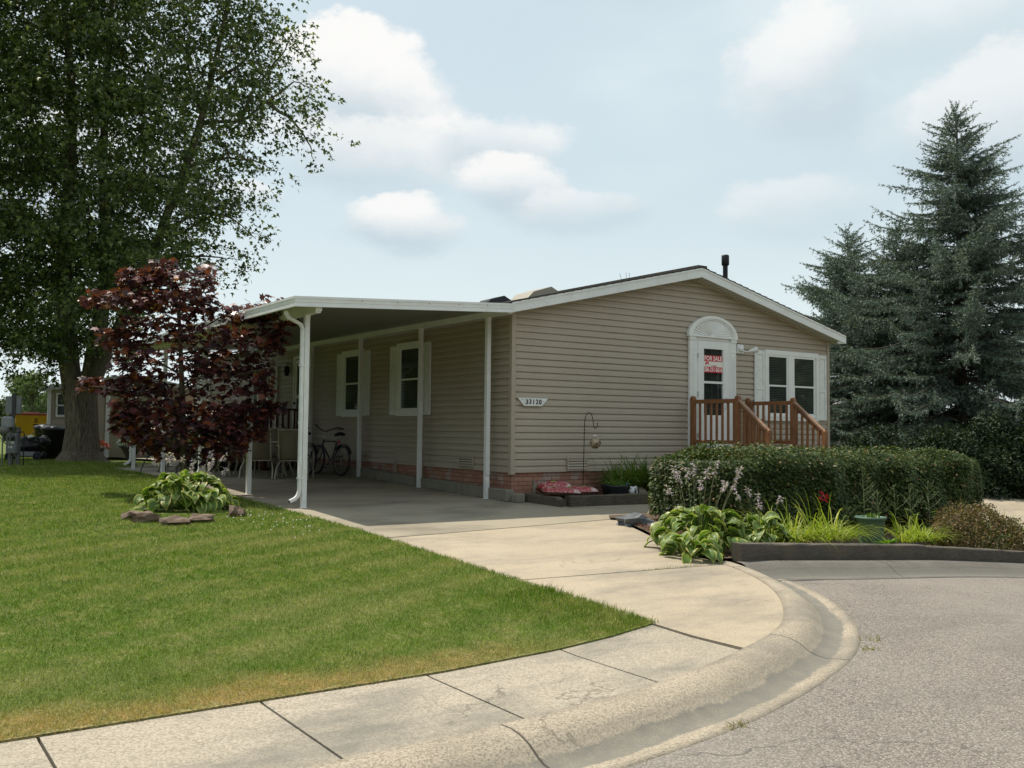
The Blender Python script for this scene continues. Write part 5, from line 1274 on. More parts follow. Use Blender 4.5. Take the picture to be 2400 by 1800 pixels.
def tallweed(label, x, y, h, seed):
    r_ = random.Random(seed); z0 = H(x, y)+.08; t = thing('tall_weed', label, 'plant', (x, y, z0), 0, 'tall seedy weeds against the hedge'); m = MB(); P = []; D = []
    m.tube([(0, 0, 0), (.02, 0, h*.5), (.0, .02, h)], [.008, .006, .003], 5)
    for k in range(10):
        z = h*(.12+.045*k); a = r_.uniform(0, 6.28); P.append((0.01, 0, z)); D.append((math.cos(a), math.sin(a), .3))
    for k in range(13):
        z = h*(.5+.04*k); a = r_.uniform(0, 6.28); l = .2*(1.1-k/13)*r_.uniform(.7, 1.2); e = (math.cos(a)*l, math.sin(a)*l, z+l*.9)
        m.tube([(.01, .01, z), (e[0]*.6, e[1]*.6, z+l*.45), e], [.003, .0025, .002], 4)
        for q in range(6): u = r_.uniform(.4, 1); P.append((e[0]*u, e[1]*u, z+l*.9*u)); D.append((r_.uniform(-1, 1), r_.uniform(-1, 1), r_.uniform(0, 1)))
    m.build('stalk', pm('pale_weed_stem', (.16, .19, .09), .7), t)
    P = np.array(P); D = np.array(D); ln = np.where(np.arange(len(P)) < 10, .13, .02)
    leaves('leaves', P, D, rdir(len(P), 1), ln, np.where(np.arange(len(P)) < 10, .022, .010), DIAM, leafmat('weed_pale', [(0, (.10, .16, .05)), (1, (.22, .25, .11))], .6, .3), t)
for i, (x, y, h, lb) in enumerate(((2.75, -4.85, 1.0, 'tallest seedy weed in front of the hedge'), (2.95, -4.95, .68, 'short seedy weed just right of the tallest one'), (3.35, -4.95, .78, 'seedy weed in the middle of the row before the hedge'), (3.65, -5.0, .82, 'branching seedy weed second from the russet shrub'), (4.05, -5.05, .86, 'seedy weed nearest the russet shrub'), (2.3, -4.9, .45, 'low seedy weed right of the green pot'))): tallweed(lb, x, y, h, i)
def mound(name, label, c, r, n, mat, lsize, cat='shrub', sub=None):
    t = thing(name, label, cat, c); v = rdir(n); v[:, 2] = np.abs(v[:, 2])*1.0
    from mathutils import noise as MN
    k = np.array([1+.22*MN.noise(Vector(tuple(p*2.4)))+.12*MN.noise(Vector(tuple(p*6))) for p in v])*rng.uniform(.82, 1.03, n)
    P = v*k[:, None]*np.array(r); D = unit(v*.7+rdir(n)*.8); 
    leaves('leaves', P+np.array(c), D, unit(v+rdir(n)*.6), rng.uniform(.7, 1.2, n)*lsize, rng.uniform(.35, .55, n)*lsize, DIAM, mat, t, c)
    m = MB()
    for i in range(22):
        q = Vector(tuple(v[i]*np.array(r)*.9)); m.tube([(0, 0, -.02), q*.5+Vector((0, 0, .03)), q], [.008, .006, .003], 5)
    m.build('branches', BARK3, t)
    return t
RUS = leafmat('russet_spirea_leaf', [(0, (.06, .055, .02)), (.4, (.13, .10, .04)), (.8, (.21, .155, .06)), (1, (.30, .16, .09))], .6, .25)
mound('spirea_shrub', 'rounded russet spirea shrub at the right end of the road side timber', (4.05, -5.82, H(4, -5.8)+.02), (.78, .62, .62), 6500, RUS, .05)
mound('spirea_shrub', 'smaller russet shrub behind the rounded one beside the hedge end', (4.45, -5.25, H(4.4, -5.2)), (.5, .42, .62), 2400, RUS, .045)
m = MB(); m.blob((-.02, -3.10, H(0, -3)+.04), (.30, .17, .12), 2, .55, 0, 21, None, False); o = m.build('slate_rock', pm('slate', (.07, .08, .09), .7, (.14, .15, .16), 9, bmp=.5)); tag(o, 'flat dark slate rock at the tip of the mulch beside the driveway', 'rock')
m = MB(); m.blob((.18, -3.42, H(0, -3.4)+.0), (.24, .15, .11), 2, .55, 0, 25, None, False); o = m.build('slate_rock', pm('slate', (.06, .07, .08), .7, (.12, .13, .14), 9, bmp=.5)); tag(o, 'dark slate rock tucked under the left end of the hedge', 'rock')
# bark chips beside the slate rocks
n = 900; P = np.stack([rng.uniform(-.75, .35, n), rng.uniform(-4.6, -2.65, n), np.zeros(n)], 1)
keep = (P[:, 0] > np.interp(P[:, 1], [-4.6, -3.56, -2.6], [-.8, -.31, .1])); P = P[keep]; P[:, 2] = [H(x, y)+.045 for x, y, _ in P]; n = len(P)
o = leaves('bark_chips', P, rdir(n)*np.array([1, 1, .2]), rdir(n, 2), rng.uniform(.03, .07, n), rng.uniform(.015, .03, n), DIAM, leafmat('chip', [(0, (.10, .035, .02)), (1, (.26, .11, .06))], .9, 0)); tag(o, 'loose red bark chips along the driveway edge', 'mulch', None, 'stuff')

# ================================================================== TREES
def at(px, py, d):
    # point seen at (px, py) of the 2400 px wide photograph, d metres deep: used to place limbs and clumps in the world
    f = 2233.8; v = _F + _R2*((px-1200)/f) - _U2*((py-900)/f)
    return CAM + v*d
def limb(m, pts, r0, r1, n=8, wob=.0):
    P = [Vector(p) for p in pts]; out = []
    for i in range(len(P)-1):
        for k in range(4): out.append(P[i].lerp(P[i+1], k/4))
    out.append(P[-1]); N = len(out)-1
    sm = [out[0]]+[(out[i-1]+out[i]*2+out[i+1])/4+Vector((random.uniform(-wob, wob), random.uniform(-wob, wob), random.uniform(-wob, wob))) for i in range(1, N)]+[out[-1]]
    m.tube(sm, [r0+(r1-r0)*(i/N)**.8 for i in range(N+1)], n); return sm
MAPG = leafmat('silver_maple_leaf', [(0, (.03, .052, .012)), (.45, (.066, .10, .022)), (.8, (.13, .17, .038)), (1, (.24, .26, .08))], .45, .33, .45, .35)
def silver_maple():
    base = at(188, 1076, 27); base.z = 0; t = thing('silver_maple', 'tall silver maple with a thick twin trunk and drooping crown on the left lawn', 'tree', tuple(base))
    m = MB(); A = lambda x, y, d=27: at(x, y, d)
    def trunk(pts, n=14):
        rs = []; C_ = [(Vector(p), r) for p, r in pts]; out = []
        for i in range(len(C_)-1):
            for k in range(6): u = k/6; out.append((C_[i][0].lerp(C_[i+1][0], u), C_[i][1]*(1-u)+C_[i+1][1]*u))
        out.append(C_[-1])
        for i, (p, r) in enumerate(out):
            ring = []
            for k in range(28):
                a = 2*PI*k/28; flare = 1+.05*math.sin(a*5+1+i*.05)+.035*math.sin(a*9+i*.12+1)+random.uniform(-.012, .012)
                ring.append((p.x+r*flare*math.cos(a), p.y+r*flare*math.sin(a), p.z))
            rs.append(ring)
        m.rings(rs, 0, True, True)
    b = base
    trunk([(b+Vector((-.16, .1, -.15)), .70), (b+Vector((-.15, .08, .04)), .48), (b+Vector((-.13, .05, .28)), .34), (b+Vector((-.12, 0, .9)), .285), (A(172, 930), .27), (A(162, 860), .27), (A(155, 740), .24), (A(148, 620), .21), (A(160, 450), .16), (A(172, 250), .12), (A(150, 0), .09), (A(140, -200), .06)])
    trunk([(b+Vector((.20, -.12, -.15)), .70), (b+Vector((.18, -.12, .04)), .48), (b+Vector((.16, -.1, .28)), .34), (b+Vector((.15, -.05, .9)), .285), (A(204, 930), .26), (A(218, 850), .25), (A(236, 740, 27.3), .21), (A(250, 600, 27.5), .16), (A(240, 400, 27.6), .12), (A(250, 200, 27.6), .09), (A(262, 0, 27.6), .07), (A(265, -200), .05)])
    T3 = [(225, 880), (262, 800), (300, 730), (345, 640), (385, 520), (440, 380), (475, 270), (505, 140), (535, 10), (560, -120)]
    limb(m, [A(x, y, 26.8) for x, y in T3], .21, .04, 12)
    limbs = [[(475, 290), (560, 285), (625, 240), (690, 190), (742, 212)], [(625, 240), (690, 285), (722, 330), (735, 375)], [(385, 540), (460, 500), (540, 505), (600, 560)], [(505, 190), (570, 150), (610, 90), (650, 20)], [(440, 390), (520, 370), (600, 375), (640, 400)],
             [(560, 285), (600, 200), (660, 130), (690, 70)], [(345, 640), (420, 600), (500, 600), (560, 610)], [(160, 500), (90, 330), (40, 150), (-20, 20)], [(150, 640), (60, 560), (-30, 500), (-120, 480)], [(240, 480), (330, 380), (370, 270), (390, 120), (420, -60)], [(172, 300), (110, 120), (60, -40)],
             [(150, 700), (80, 700), (20, 740), (-50, 780)], [(250, 560), (300, 480), (330, 330), (340, 150)], [(475, 280), (440, 150), (430, 20)], [(155, 760), (110, 790), (70, 840)], [(236, 740), (290, 690), (330, 690)]]
    nodes = []
    for L_ in limbs:
        dz = random.uniform(-1.6, 1.6); n = len(L_)
        sm = limb(m, [A(x, y, 27+dz*i/(n-1)) for i, (x, y) in enumerate(L_)], .06, .008, 7, .03); nodes += sm[4:]
    nodes += [A(x, y) for x, y in T3[3:]]+[A(160, y) for y in (700, 550, 400, 250, 100)]+[A(245, y) for y in (650, 500, 350, 200, 50)]
    # clumps: (px, py, radius px, sprays)
    cl = []
    redge = lambda y: np.interp(y, [-300, 0, 60, 130, 200, 240, 300, 350, 400, 450, 500, 560, 600, 640, 760], [520, 610, 650, 665, 700, 690, 665, 600, 565, 555, 575, 555, 470, 440, 320])
    for yy in range(-260, 840, 62):
        for xx in range(-230, 700, 62):
            x = xx+random.uniform(-24, 24); y = yy+random.uniform(-24, 24)
            if x > redge(y)-25: continue
            if y > 690 and x > 330: continue
            if y > 780 and (x > 260 or x < -60): continue
            if 600 < y and -60 < x < 60 and y > 790: continue
            dens = 1.0 if x < 330 else (.72 if x < 450 else .58)
            if x > 330 and y > 420: dens = .75
            if x > 600: dens *= .9
            if 130 < x < 250 and y > 830: continue
            for _ in range(5 if x < 330 else 4): cl.append((x, y, 27+random.uniform(-3.2, 3.0)*(1 if x < 450 else .5), dens))
    for x, y, dn in ((715, 205, .8), (740, 215, .6), (700, 300, .8), (728, 345, .6), (705, 260, .7), (660, 60, .8), (688, 110, .9), (640, 20, .8), (590, 560, .9), (560, 620, .6), (600, 470, .8), (640, 340, .8), (620, 400, .7), (15, 830, .5), (-20, 860, .5), (105, 850, .5), (130, 870, .5), (80, 830, .4), (150, 880, .3), (0, 780, .6), (470, 640, .5), (500, 600, .6), (230, 800, .5), (285, 840, .4), (180, 820, .5), (150, 780, .6), (275, 760, .6)):
        cl.append((x, y, 27+random.uniform(-.8, .8), dn))
    P = []; D = []; S = []
    for x, y, d, dens in cl:
        c = at(x, y, d); nd = min(nodes, key=lambda q: (q-c).length)
        if (nd-c).length < 3.2 and random.random() < .5: m.tube([nd, nd.lerp(c, .5)+Vector((0, 0, .18)), c], [.011, .008, .004], 4)
        sg = random.uniform(.20, .34)
        for k in range(int(17*dens)+1):
            p = Vector((c.x+random.gauss(0, sg*1.3), c.y+random.gauss(0, sg*1.3), c.z+random.gauss(0, sg)))
            out = Vector((p.x-base.x, p.y-base.y, 0)); out = out.normalized() if out.length > .1 else Vector((1, 0, 0))
            dr = (out*random.uniform(.2, 1.0)+Vector((random.gauss(0, .6), random.gauss(0, .6), random.uniform(-.7, .7)))).normalized(); q = p.copy(); L = random.uniform(.30, .62)
            for j in range(9):
                P.append((q.x+random.gauss(0, .07), q.y+random.gauss(0, .07), q.z+random.gauss(0, .06))); D.append((dr.x*.7+random.gauss(0, .7), dr.y*.7+random.gauss(0, .7), dr.z*.3-.42+random.gauss(0, .42)))
                q = q+dr*L/9; dr = (dr+Vector((0, 0, -.12))).normalized()
    m.build('trunk', BARK, t, True)
    P = np.array(P); D = np.array(D); n = len(P); ln = rng.uniform(.10, .19, n)
    leaves('crown', P, D, rdir(n, .2), ln, ln*.95, SMAPLE, MAPG, t, tuple(base))
silver_maple()
REDM = leafmat('red_maple_leaf', [(0, (.032, .016, .024)), (.45, (.085, .03, .037)), (.78, (.18, .05, .045)), (.96, (.25, .065, .03)), (1, (.42, .18, .04))], .38, .22, .4, .9)
def red_maple():
    base = at(428, 1172, 15.5); base.z = H(base.x, base.y); b3 = tuple(base); t = thing('red_maple', 'small dark purple leaved maple standing in a hosta ring on the lawn', 'tree', b3)
    A = lambda x, y, d=15.5: at(x, y, d); m = MB()
    tr = limb(m, [base-Vector((0, 0, .05)), A(430, 1060), A(428, 950), A(424, 840), A(420, 740), A(400, 660), A(385, 618)], .068, .012, 12)
    spec = [((430, 1050), (330, 1010), (270, 985), 14.9), ((430, 1040), (530, 1030), (630, 1000), 15.3), ((430, 1000), (560, 960), (660, 950), 15.8), ((428, 960), (320, 920), (215, 905), 15.0), ((427, 930), (540, 880), (640, 860), 15.1), ((426, 880), (320, 820), (250, 790), 16.0),
            ((425, 830), (560, 790), (690, 730), 15.4), ((424, 800), (520, 740), (610, 710), 16.2), ((422, 780), (320, 720), (215, 705), 15.2), ((420, 740), (470, 690), (500, 650), 15.0), ((415, 720), (330, 660), (270, 650), 15.9), ((430, 1080), (400, 1110), (360, 1120), 14.9), ((430, 1060), (500, 1090), (540, 1100), 16.2), ((428, 980), (390, 960), (350, 950), 14.2), ((428, 900), (470, 880), (500, 900), 14.3)]
    P = []
    for a, b_, c_, d in spec:
        pts = [A(*a), A(b_[0], b_[1], (15.5+d)/2), A(c_[0], c_[1], d)]; limb(m, pts, .02, .005, 6, .01)
    m.build('trunk', BARK2, t, True)
    # clumps (px, py, rx, ry, count)
    C_ = [(385, 625, 40, 18, 75), (340, 650, 65, 22, 150), (420, 660, 55, 24, 120), (482, 648, 22, 30, 60), (300, 700, 90, 20, 190), (400, 705, 95, 26, 210), (470, 720, 45, 30, 90), (220, 705, 28, 10, 40),
          (570, 735, 60, 22, 130), (640, 740, 50, 22, 100), (680, 745, 18, 10, 24), (585, 790, 70, 22, 110), (650, 800, 22, 26, 34), (380, 770, 100, 30, 150), (270, 790, 40, 22, 60), (310, 800, 60, 24, 80), (470, 790, 70, 30, 90), (620, 700, 14, 8, 6), (655, 705, 10, 8, 5),
          (390, 850, 110, 34, 190), (520, 850, 80, 30, 150), (600, 850, 40, 24, 70), (300, 850, 40, 20, 30), (215, 900, 32, 16, 60), (265, 905, 40, 18, 75), (330, 905, 70, 24, 150), (620, 900, 22, 26, 34), (560, 900, 50, 28, 70), (460, 905, 60, 26, 70),
          (360, 960, 95, 26, 220), (290, 965, 30, 24, 60), (470, 970, 90, 26, 200), (580, 965, 60, 26, 130), (640, 955, 28, 12, 34), (300, 1000, 40, 24, 70), (400, 1015, 110, 26, 220), (530, 1015, 90, 22, 180), (600, 1010, 30, 14, 34), (350, 1040, 40, 18, 40), (410, 1060, 50, 14, 30), (520, 1050, 60, 20, 90), (500, 1075, 40, 14, 16), (560, 1045, 18, 16, 20)]
    D = []
    for x, y, rx, ry, n in C_:
        d0 = 15.5+random.uniform(-.25, .25); dd = max(.3, rx/144*.85)
        for k in range(int(n*1.6)):
            a = random.uniform(0, 2*PI); q = math.sqrt(random.random()); p = at(x+rx*q*math.cos(a), y+ry*random.uniform(-1, 1), d0+dd*q*math.sin(a)*1.2); P.append(tuple(p))
            o = Vector((p.x-base.x, p.y-base.y, 0)).normalized(); D.append((o.x+random.gauss(0, .7), o.y+random.gauss(0, .7), -.30+random.gauss(0, .35)))
    P = np.array(P); D = np.array(D); n = len(P); ln = rng.uniform(.08, .145, n)
    leaves('crown', P, D, unit(np.array([0, 0, 1.0])+rng.normal(size=(n, 3))*.42), ln, ln*1.12, MAPLE, REDM, t, b3)
red_maple()
SPR = leafmat('blue_spruce_needle', [(0, (.055, .085, .066)), (.5, (.125, .175, .142)), (.85, (.205, .265, .225)), (1, (.28, .32, .21))], .55, .12, .3, .5)
def spruce(label, base, Ht, Rm, seed, dens=1.0, bare=0, cut=None, zmin=.25, tip=True):
    r_ = np.random.default_rng(seed); base = Vector(base); t = thing('blue_spruce', label, 'tree', tuple(base), 0, 'blue spruces beyond the house and hedge')
    m = MB(); limb(m, [base-Vector((0, 0, .1)), base+Vector((.05, 0, Ht*.5)), base+Vector((0, 0, Ht*.98))], .17*Ht/10+.03, .012, 10)
    TP = []; TD = []; TL = []   # twig start, dir, len
    z = zmin
    while z < Ht-.15:
        u = z/Ht; R0 = Rm*(1-u)**.78*(1 if u > .15 else .9); nb = int(r_.integers(8, 12)) if u < .85 else 6
        for b in range(nb):
            a = r_.uniform(0, 2*PI); L = R0*(r_.uniform(.45, 1.0) if r_.uniform() < .7 else r_.uniform(1.0, 1.25)); 
            if L < .15: L = .2
            sl = (-.30+.95*u**1.3)+r_.normal()*.10; p = np.array([0, 0, z+r_.uniform(-.1, .1)]); d = np.array([math.cos(a), math.sin(a), sl]); d /= np.linalg.norm(d)
            ns = max(3, int(L/.13)); st = L/ns; pts = [p.copy()]
            side = np.array([-math.sin(a), math.cos(a), 0])
            for k in range(ns):
                fr = (k+1)/ns
                d = d+np.array([0, 0, .10*(fr**2)*(1 if u < .7 else .3)-.035*(1-fr)]); d /= np.linalg.norm(d); p = p+d*st; pts.append(p.copy())
                start = .22 if u < .5 else .10
                if fr < start: continue
                sub = (.10+.62*(1-fr))*min(1, L/1.6)*r_.uniform(.6, 1.1)
                for s in (-1, 1):
                    dd = side*s*r_.uniform(.6, 1.0)+d*r_.uniform(.5, .9)+np.array([0, 0, -.18+r_.normal()*.12]); dd /= np.linalg.norm(dd)
                    TP.append(p); TD.append(dd); TL.append(sub)
                    # tertiary twigs
                    nq = int(sub/.13)
                    for q in range(nq):
                        o = p+dd*sub*(q+.6)/max(nq, 1); d3 = dd*.7+side*r_.normal()*.3+d*r_.uniform(.1, .7)+np.array([0, 0, r_.uniform(-.9, .1)]); d3 /= np.linalg.norm(d3)
                        TP.append(o); TD.append(d3); TL.append(r_.uniform(.08, .2))
                if r_.uniform() < .75: TP.append(p); TD.append(np.array([r_.normal()*.2, r_.normal()*.2, -1.0])); TL.append(r_.uniform(.12, .34)*(1 if u < .8 else .4))
                TP.append(p-d*st); TD.append(d); TL.append(st)
            TP.append(p); TD.append(d); TL.append(.16)
            if L > .5: m.tube([base+Vector(tuple(q)) for q in pts[::max(1, len(pts)//5)]], [max(.006, .028*(1-i/6)*L/3) for i in range(len(pts[::max(1, len(pts)//5)]))], 5)
        z += r_.uniform(.13, .22)*(1 if u < .8 else .8)
    if tip:
        for k in range(5): TP.append(np.array([0, 0, Ht-.1])); TD.append(unit(np.array([r_.normal()*.35, r_.normal()*.35, 1.2]))); TL.append(.4*r_.uniform(.5, 1))
    m.build('trunk', BARK3, t, True)
    TP = np.array(TP); TD = unit(np.array(TD)); TL = np.array(TL)
    if cut is not None:
        k = cut(TP+np.array(tuple(base))); TP, TD, TL = TP[k], TD[k], TL[k]
    cnt = np.maximum(3, (TL/.0125*dens).astype(int)); idx = np.repeat(np.arange(len(TP)), cnt); n = len(idx)
    uu = r_.uniform(0, 1, n); Pn = TP[idx]+TD[idx]*(TL[idx]*uu)[:, None]
    rad = unit(np.cross(TD[idx], unit(r_.normal(size=(n, 3))))); Dn = unit(TD[idx]*.75+rad*.8); ln = r_.uniform(.045, .075, n)/math.sqrt(min(dens, 1))
    leaves('crown', Pn, Dn, unit(r_.normal(size=(n, 3))), ln, np.full(n, .019)/math.sqrt(min(dens, 1)), NEEDLE, SPR, t, (0, 0, 0))
b = at(2252, 1100, 24); spruce('tallest blue spruce with its trunk showing, right of the house', (b.x, b.y, -.35), 9.75, 4.7, 5, .9)
b = at(1990, 1080, 28.5); spruce('shorter blue spruce peeking over the right end of the house roof', (b.x, b.y, -.2), 7.4, 4.3, 9, .75)
b = at(2505, 1100, 24.5); spruce('blue spruce at the right edge reaching into view', (b.x, b.y, -.4), 7.6, 4.3, 13, .7)
b = at(2105, 1090, 26.0); spruce('low blue spruce between the tallest one and the house corner', (b.x, b.y, -.2), 6.9, 4.0, 17, .75)
DKG = leafmat('dark_shrub_leaf', [(0, (.010, .02, .008)), (.6, (.022, .04, .014)), (1, (.045, .07, .026))], .6, .15, .25)
for px, d, r, n, lb in ((2215, 20.5, (1.5, 1.2, 1.35), 7000, 'dark broadleaf shrub under the tallest spruce just right of the hedge'), (2330, 21, (1.6, 1.3, 1.65), 8000, 'big dark shrub behind the neighbour driveway'), (2440, 20.5, (1.3, 1.2, 1.7), 5000, 'dark shrub cut by the right edge of view'), (2080, 23, (1.7, 1.2, 1.3), 5000, 'low dark shrub behind the hedge near the house corner')):
    b = at(px, 1100, d); mound('dark_shrub', lb, (b.x, b.y, H(b.x, b.y)-.1), r, int(n*1.7), DKG, .10)

# ================================================================== HOSTA RING UNDER THE RED MAPLE
hosta('hosta', 'green hosta with yellow edged leaves ringed by stones under the purple maple', (-5.18, .62, H(-5.1, .6)+.02), 150, .92, .25, .16, 13, .72, 21)
RK = pm('brown_fieldstone', (.12, .08, .055), .9, (.19, .14, .105), 9, bmp=.4, bscale=30)
def slabrock(label, px, py, r, rz_, sd):
    p = at(px, py, 13.1); m = MB(); m.blob((0, 0, 0), r, 2, .5, 0, sd, -.06, False); o = m.build('edging_stone', RK); d = CAM.copy(); 
    # drop to the lawn along the view ray
    v = (at(px, py, 13)-CAM).normalized(); tt = 8
    while tt < 30 and (CAM+v*tt).z > H(*(CAM+v*tt).xy): tt += .02
    q = CAM+v*tt; o.location = (q.x, q.y, H(q.x, q.y)+.05); o.rotation_euler = (0, 0, rz_); tag(o, label, 'stone', 'stones round the hosta ring')
for a in (('slanting brown edging stone at the left end of the hosta ring', 310, 1218, (.17, .10, .06), .6, 1), ('flat brown edging stone second from the left of the ring', 345, 1226, (.17, .11, .07), -.2, 2), ('wide flat brown edging stone at the front of the ring', 410, 1232, (.18, .12, .07), 0, 3), ('wide brown edging stone right of the front one', 470, 1226, (.17, .11, .07), .2, 4), ('separate blocky brown stone at the right of the ring', 552, 1212, (.13, .10, .10), .5, 5)): slabrock(*a)

# ================================================================== SHED AND BACKYARD
shd = thing('shed', 'taupe sided garden shed with a beige roll door and low gable behind the big maple', 'shed', (-1.8, 21, 0))
YS = 18.9; SX0, SX1, SPX, SPZ = -4.2, .62, -1.8, 2.62
m = MB(); m.prism([(SX0, 0), (SX1, 0), (SX1, 2.15), (SPX, SPZ-.03), (SX0, 2.15)], 'y', YS+.02, YS+5.5); m.v = [(x+max(0, y-YS-.02)*.18, y, z) for x, y, z in m.v]; m.build('wall', SIDING, shd, True)
m = MB(); z = .02
while z < 2.6:
    zt = z+.2
    def sp(zz): return (SX0, SX1) if zz <= 2.15 else (SX0+(zz-2.15)/(SPZ-2.18)*(SPX-SX0), SX1-(zz-2.15)/(SPZ-2.18)*(SX1-SPX))
    a0, b0 = sp(z); a1, b1 = sp(min(zt, 2.58))
    m.add([(a0, YS, z), (b0, YS, z), (b1, YS+.019, min(zt, 2.58)), (a1, YS+.019, min(zt, 2.58)), (a0, YS+.02, z), (b0, YS+.02, z)], [(0, 1, 2, 3), (0, 4, 5, 1)]); z = zt
m.build('front_siding', SIDING, shd, True, False)
m = MB(); m.box(-2.42, -1.20, YS-.03, YS+.0, .02, 1.98); m.build('roll_door', pm('beige_door', (.33, .30, .21), .6), shd, True)
m = MB(); m.box(-2.56, -2.43, YS-.045, YS, .0, 2.1); m.box(-1.19, -1.06, YS-.045, YS, 0, 2.1); m.box(-2.56, -1.06, YS-.044, YS, 1.99, 2.12); m.build('door_trim', WHITEP, shd, True)
m = MB(); m.box(SX0-.03, SX0+.06, YS-.035, YS+.03, 0, 2.2); m.build('corner_trim', WHITEP, shd, True)
m = MB(); m.box(-4.0, -3.62, YS-.035, YS, 1.26, 2.0); w = m.build('window', WHITE, shd, True)
m = MB(); m.box(-3.95, -3.67, YS-.04, YS-.036, 1.33, 1.60); m.box(-3.95, -3.67, YS-.04, YS-.036, 1.64, 1.93); m.build('pane', pm('shed_pane', (.05, .06, .065), .1), w, True)
m = MB()
for sx, xe in ((-1, SX0-.22), (1, SX1+.2)):
    ze = 2.15-.03
    m.add([(SPX, YS-.15, SPZ+.06), (xe, YS-.15, ze+.06), (xe, YS+5.7, ze+.06), (SPX, YS+5.7, SPZ+.06), (SPX, YS-.15, SPZ+.03), (xe, YS-.15, ze+.03), (xe, YS+5.7, ze+.03), (SPX, YS+5.7, SPZ+.03)], [(0, 1, 2, 3), (4, 7, 6, 5), (0, 4, 5, 1), (1, 5, 6, 2)])
m.v = [(x+max(0, y-YS+.15)*.18, y, z) for x, y, z in m.v]; m.build('roof', pm('grey_shingle', (.12, .12, .12), .9, (.18, .18, .17), 20), shd, True)
m = MB()
for xe in (SX0-.22, SX1+.2): m.prism([(SPX, SPZ+.045), (xe, 2.165), (xe, 2.02), (SPX, SPZ-.09)], 'y', YS-.18, YS-.151)
m.build('rake_board', pm('grey_white_fascia', (.5, .52, .52), .5), shd, True)
def can(label, px, py, d, r, h, lid):
    p = at(px, py, d); t = thing('trash_can', label, 'trash can', (p.x, p.y, 0)); m = MB(); m.lathe([(0, 0), (r*.82, 0), (r*.98, h*.9), (r*1.06, h*.9), (r*1.06, h*.94), (r, h*.94)], (0, 0, 0), 28); m.build('body', BLACKP, t)
    m = MB(); m.lathe([(r*1.1, h*.93), (r*1.12, h*.97), (r*.9, h*1.01), (r*.3, h*1.06), (0, h*1.07)], (0, 0, 0), 28); m.build('lid', pm('dark_grey_plastic', (.05, .052, .06), .35), t)
    m = MB()
    for s in (-1, 1): m.tube([(s*r*1.02, -.07, h*.78), (s*r*1.16, -.05, h*.8), (s*r*1.16, .05, h*.8), (s*r*1.02, .07, h*.78)], .012, 6)
    m.build('handle', BLACKP, t)
can('black round trash can with a domed lid right beside the maple trunk', 124, 1070, 28.2, .33, .95, 1); can('black trash can half hidden behind the domed one', 104, 1068, 29.2, .30, .98, 0)
p = at(75, 1060, 31.5); dy = thing('dumpster', 'yellow waste container with a red rim behind the black trash cans', 'dumpster', (p.x, p.y, 0), math.radians(-6)); YEL = pm('yellow_plastic', (.55, .33, .015), .5, (.48, .28, .01), 2)
m = MB(); rs = []
for x, y, z in ((.52, .40, .25), (.60, .44, .75), (.86, .52, 1.05), (.92, .56, 1.38)): rs.append([(-x, -y, z), (x*.98, -y, z), (x*.98, y, z), (-x, y, z)])
m.rings(rs, 0, False, True); m.box(-.98, -.86, -.5, .5, 1.05, 1.15); m.build('body', YEL, dy)
m = MB(); m.box(-.96, .98, -.60, .60, 1.38, 1.44, ch=.015); m.box(-.9, .3, -.5, .5, 1.44, 1.48, ch=.015); m.build('lid', pm('maroon_lid', (.20, .02, .025), .5), dy)
m = MB(); m.torus((.12, -.545, 1.2), .06, .017, 'y', 20, 6); m.box(-.02, .26, -.552, -.546, 1.04, 1.07); m.box(0, .24, -.552, -.546, 0.99, 1.015); m.build('emblem', BLACKM, dy)
dy.scale = (.58, .8, .96)
for sx in (-1, 1):
    for sy in (-1, 1): m = MB(); m.lathe([(0, -.03), (.11, -.03), (.11, .03), (0, .03)], (sx*.42, sy*.36, .12), 16, axis='y'); m.box(sx*.42-.03, sx*.42+.03, sy*.36-.04, sy*.36+.04, .12, .27); m.build('wheel', BLACKM, dy)
p = at(60, 1070, 27.2); mw = thing('lawn_mower', 'lawn mower with a black hood and crumpled cover beside the trash cans', 'mower', (p.x, p.y, 0), math.radians(-20))
m = MB(); m.box(-.40, .40, -.28, .28, .10, .26, ch=.04); m.build('deck', pm('mower_silver', (.25, .26, .27), .3, (.1, .1, .1), 8), mw)
m = MB(); m.blob((.12, 0, .42), (.34, .28, .24), 3, .35, 0, 3); m.build('hood', BLACKM, mw)
m = MB(); m.blob((.40, .05, .55), (.22, .25, .13), 3, .4, 0, 8); m.build('cover', BLACKP, mw)
m = MB(); m.blob((.15, -.15, .68), (.09, .06, .05), 2, .3, 0, 8); m.build('cap', SW, mw)
for sx in (-.36, .36):
    for sy in (-.3, .3): m = MB(); m.torus((sx, sy, .12), .09, .033, 'y', 20, 8); m.lathe([(0, -.02), (.07, -.02), (.07, .02), (0, .02)], (sx, sy, .12), 14, axis='y'); m.build('wheel', BLACKP, mw)
m = MB()
for s in (-.2, .2): m.tube([(-.3, s, .25), (-.75, s, .80), (-.80, s, .86)], .013, 6)
m.tube([(-.8, -.2, .86), (-.8, .2, .86)], .013, 6); m.build('handle', BLACKM, mw)
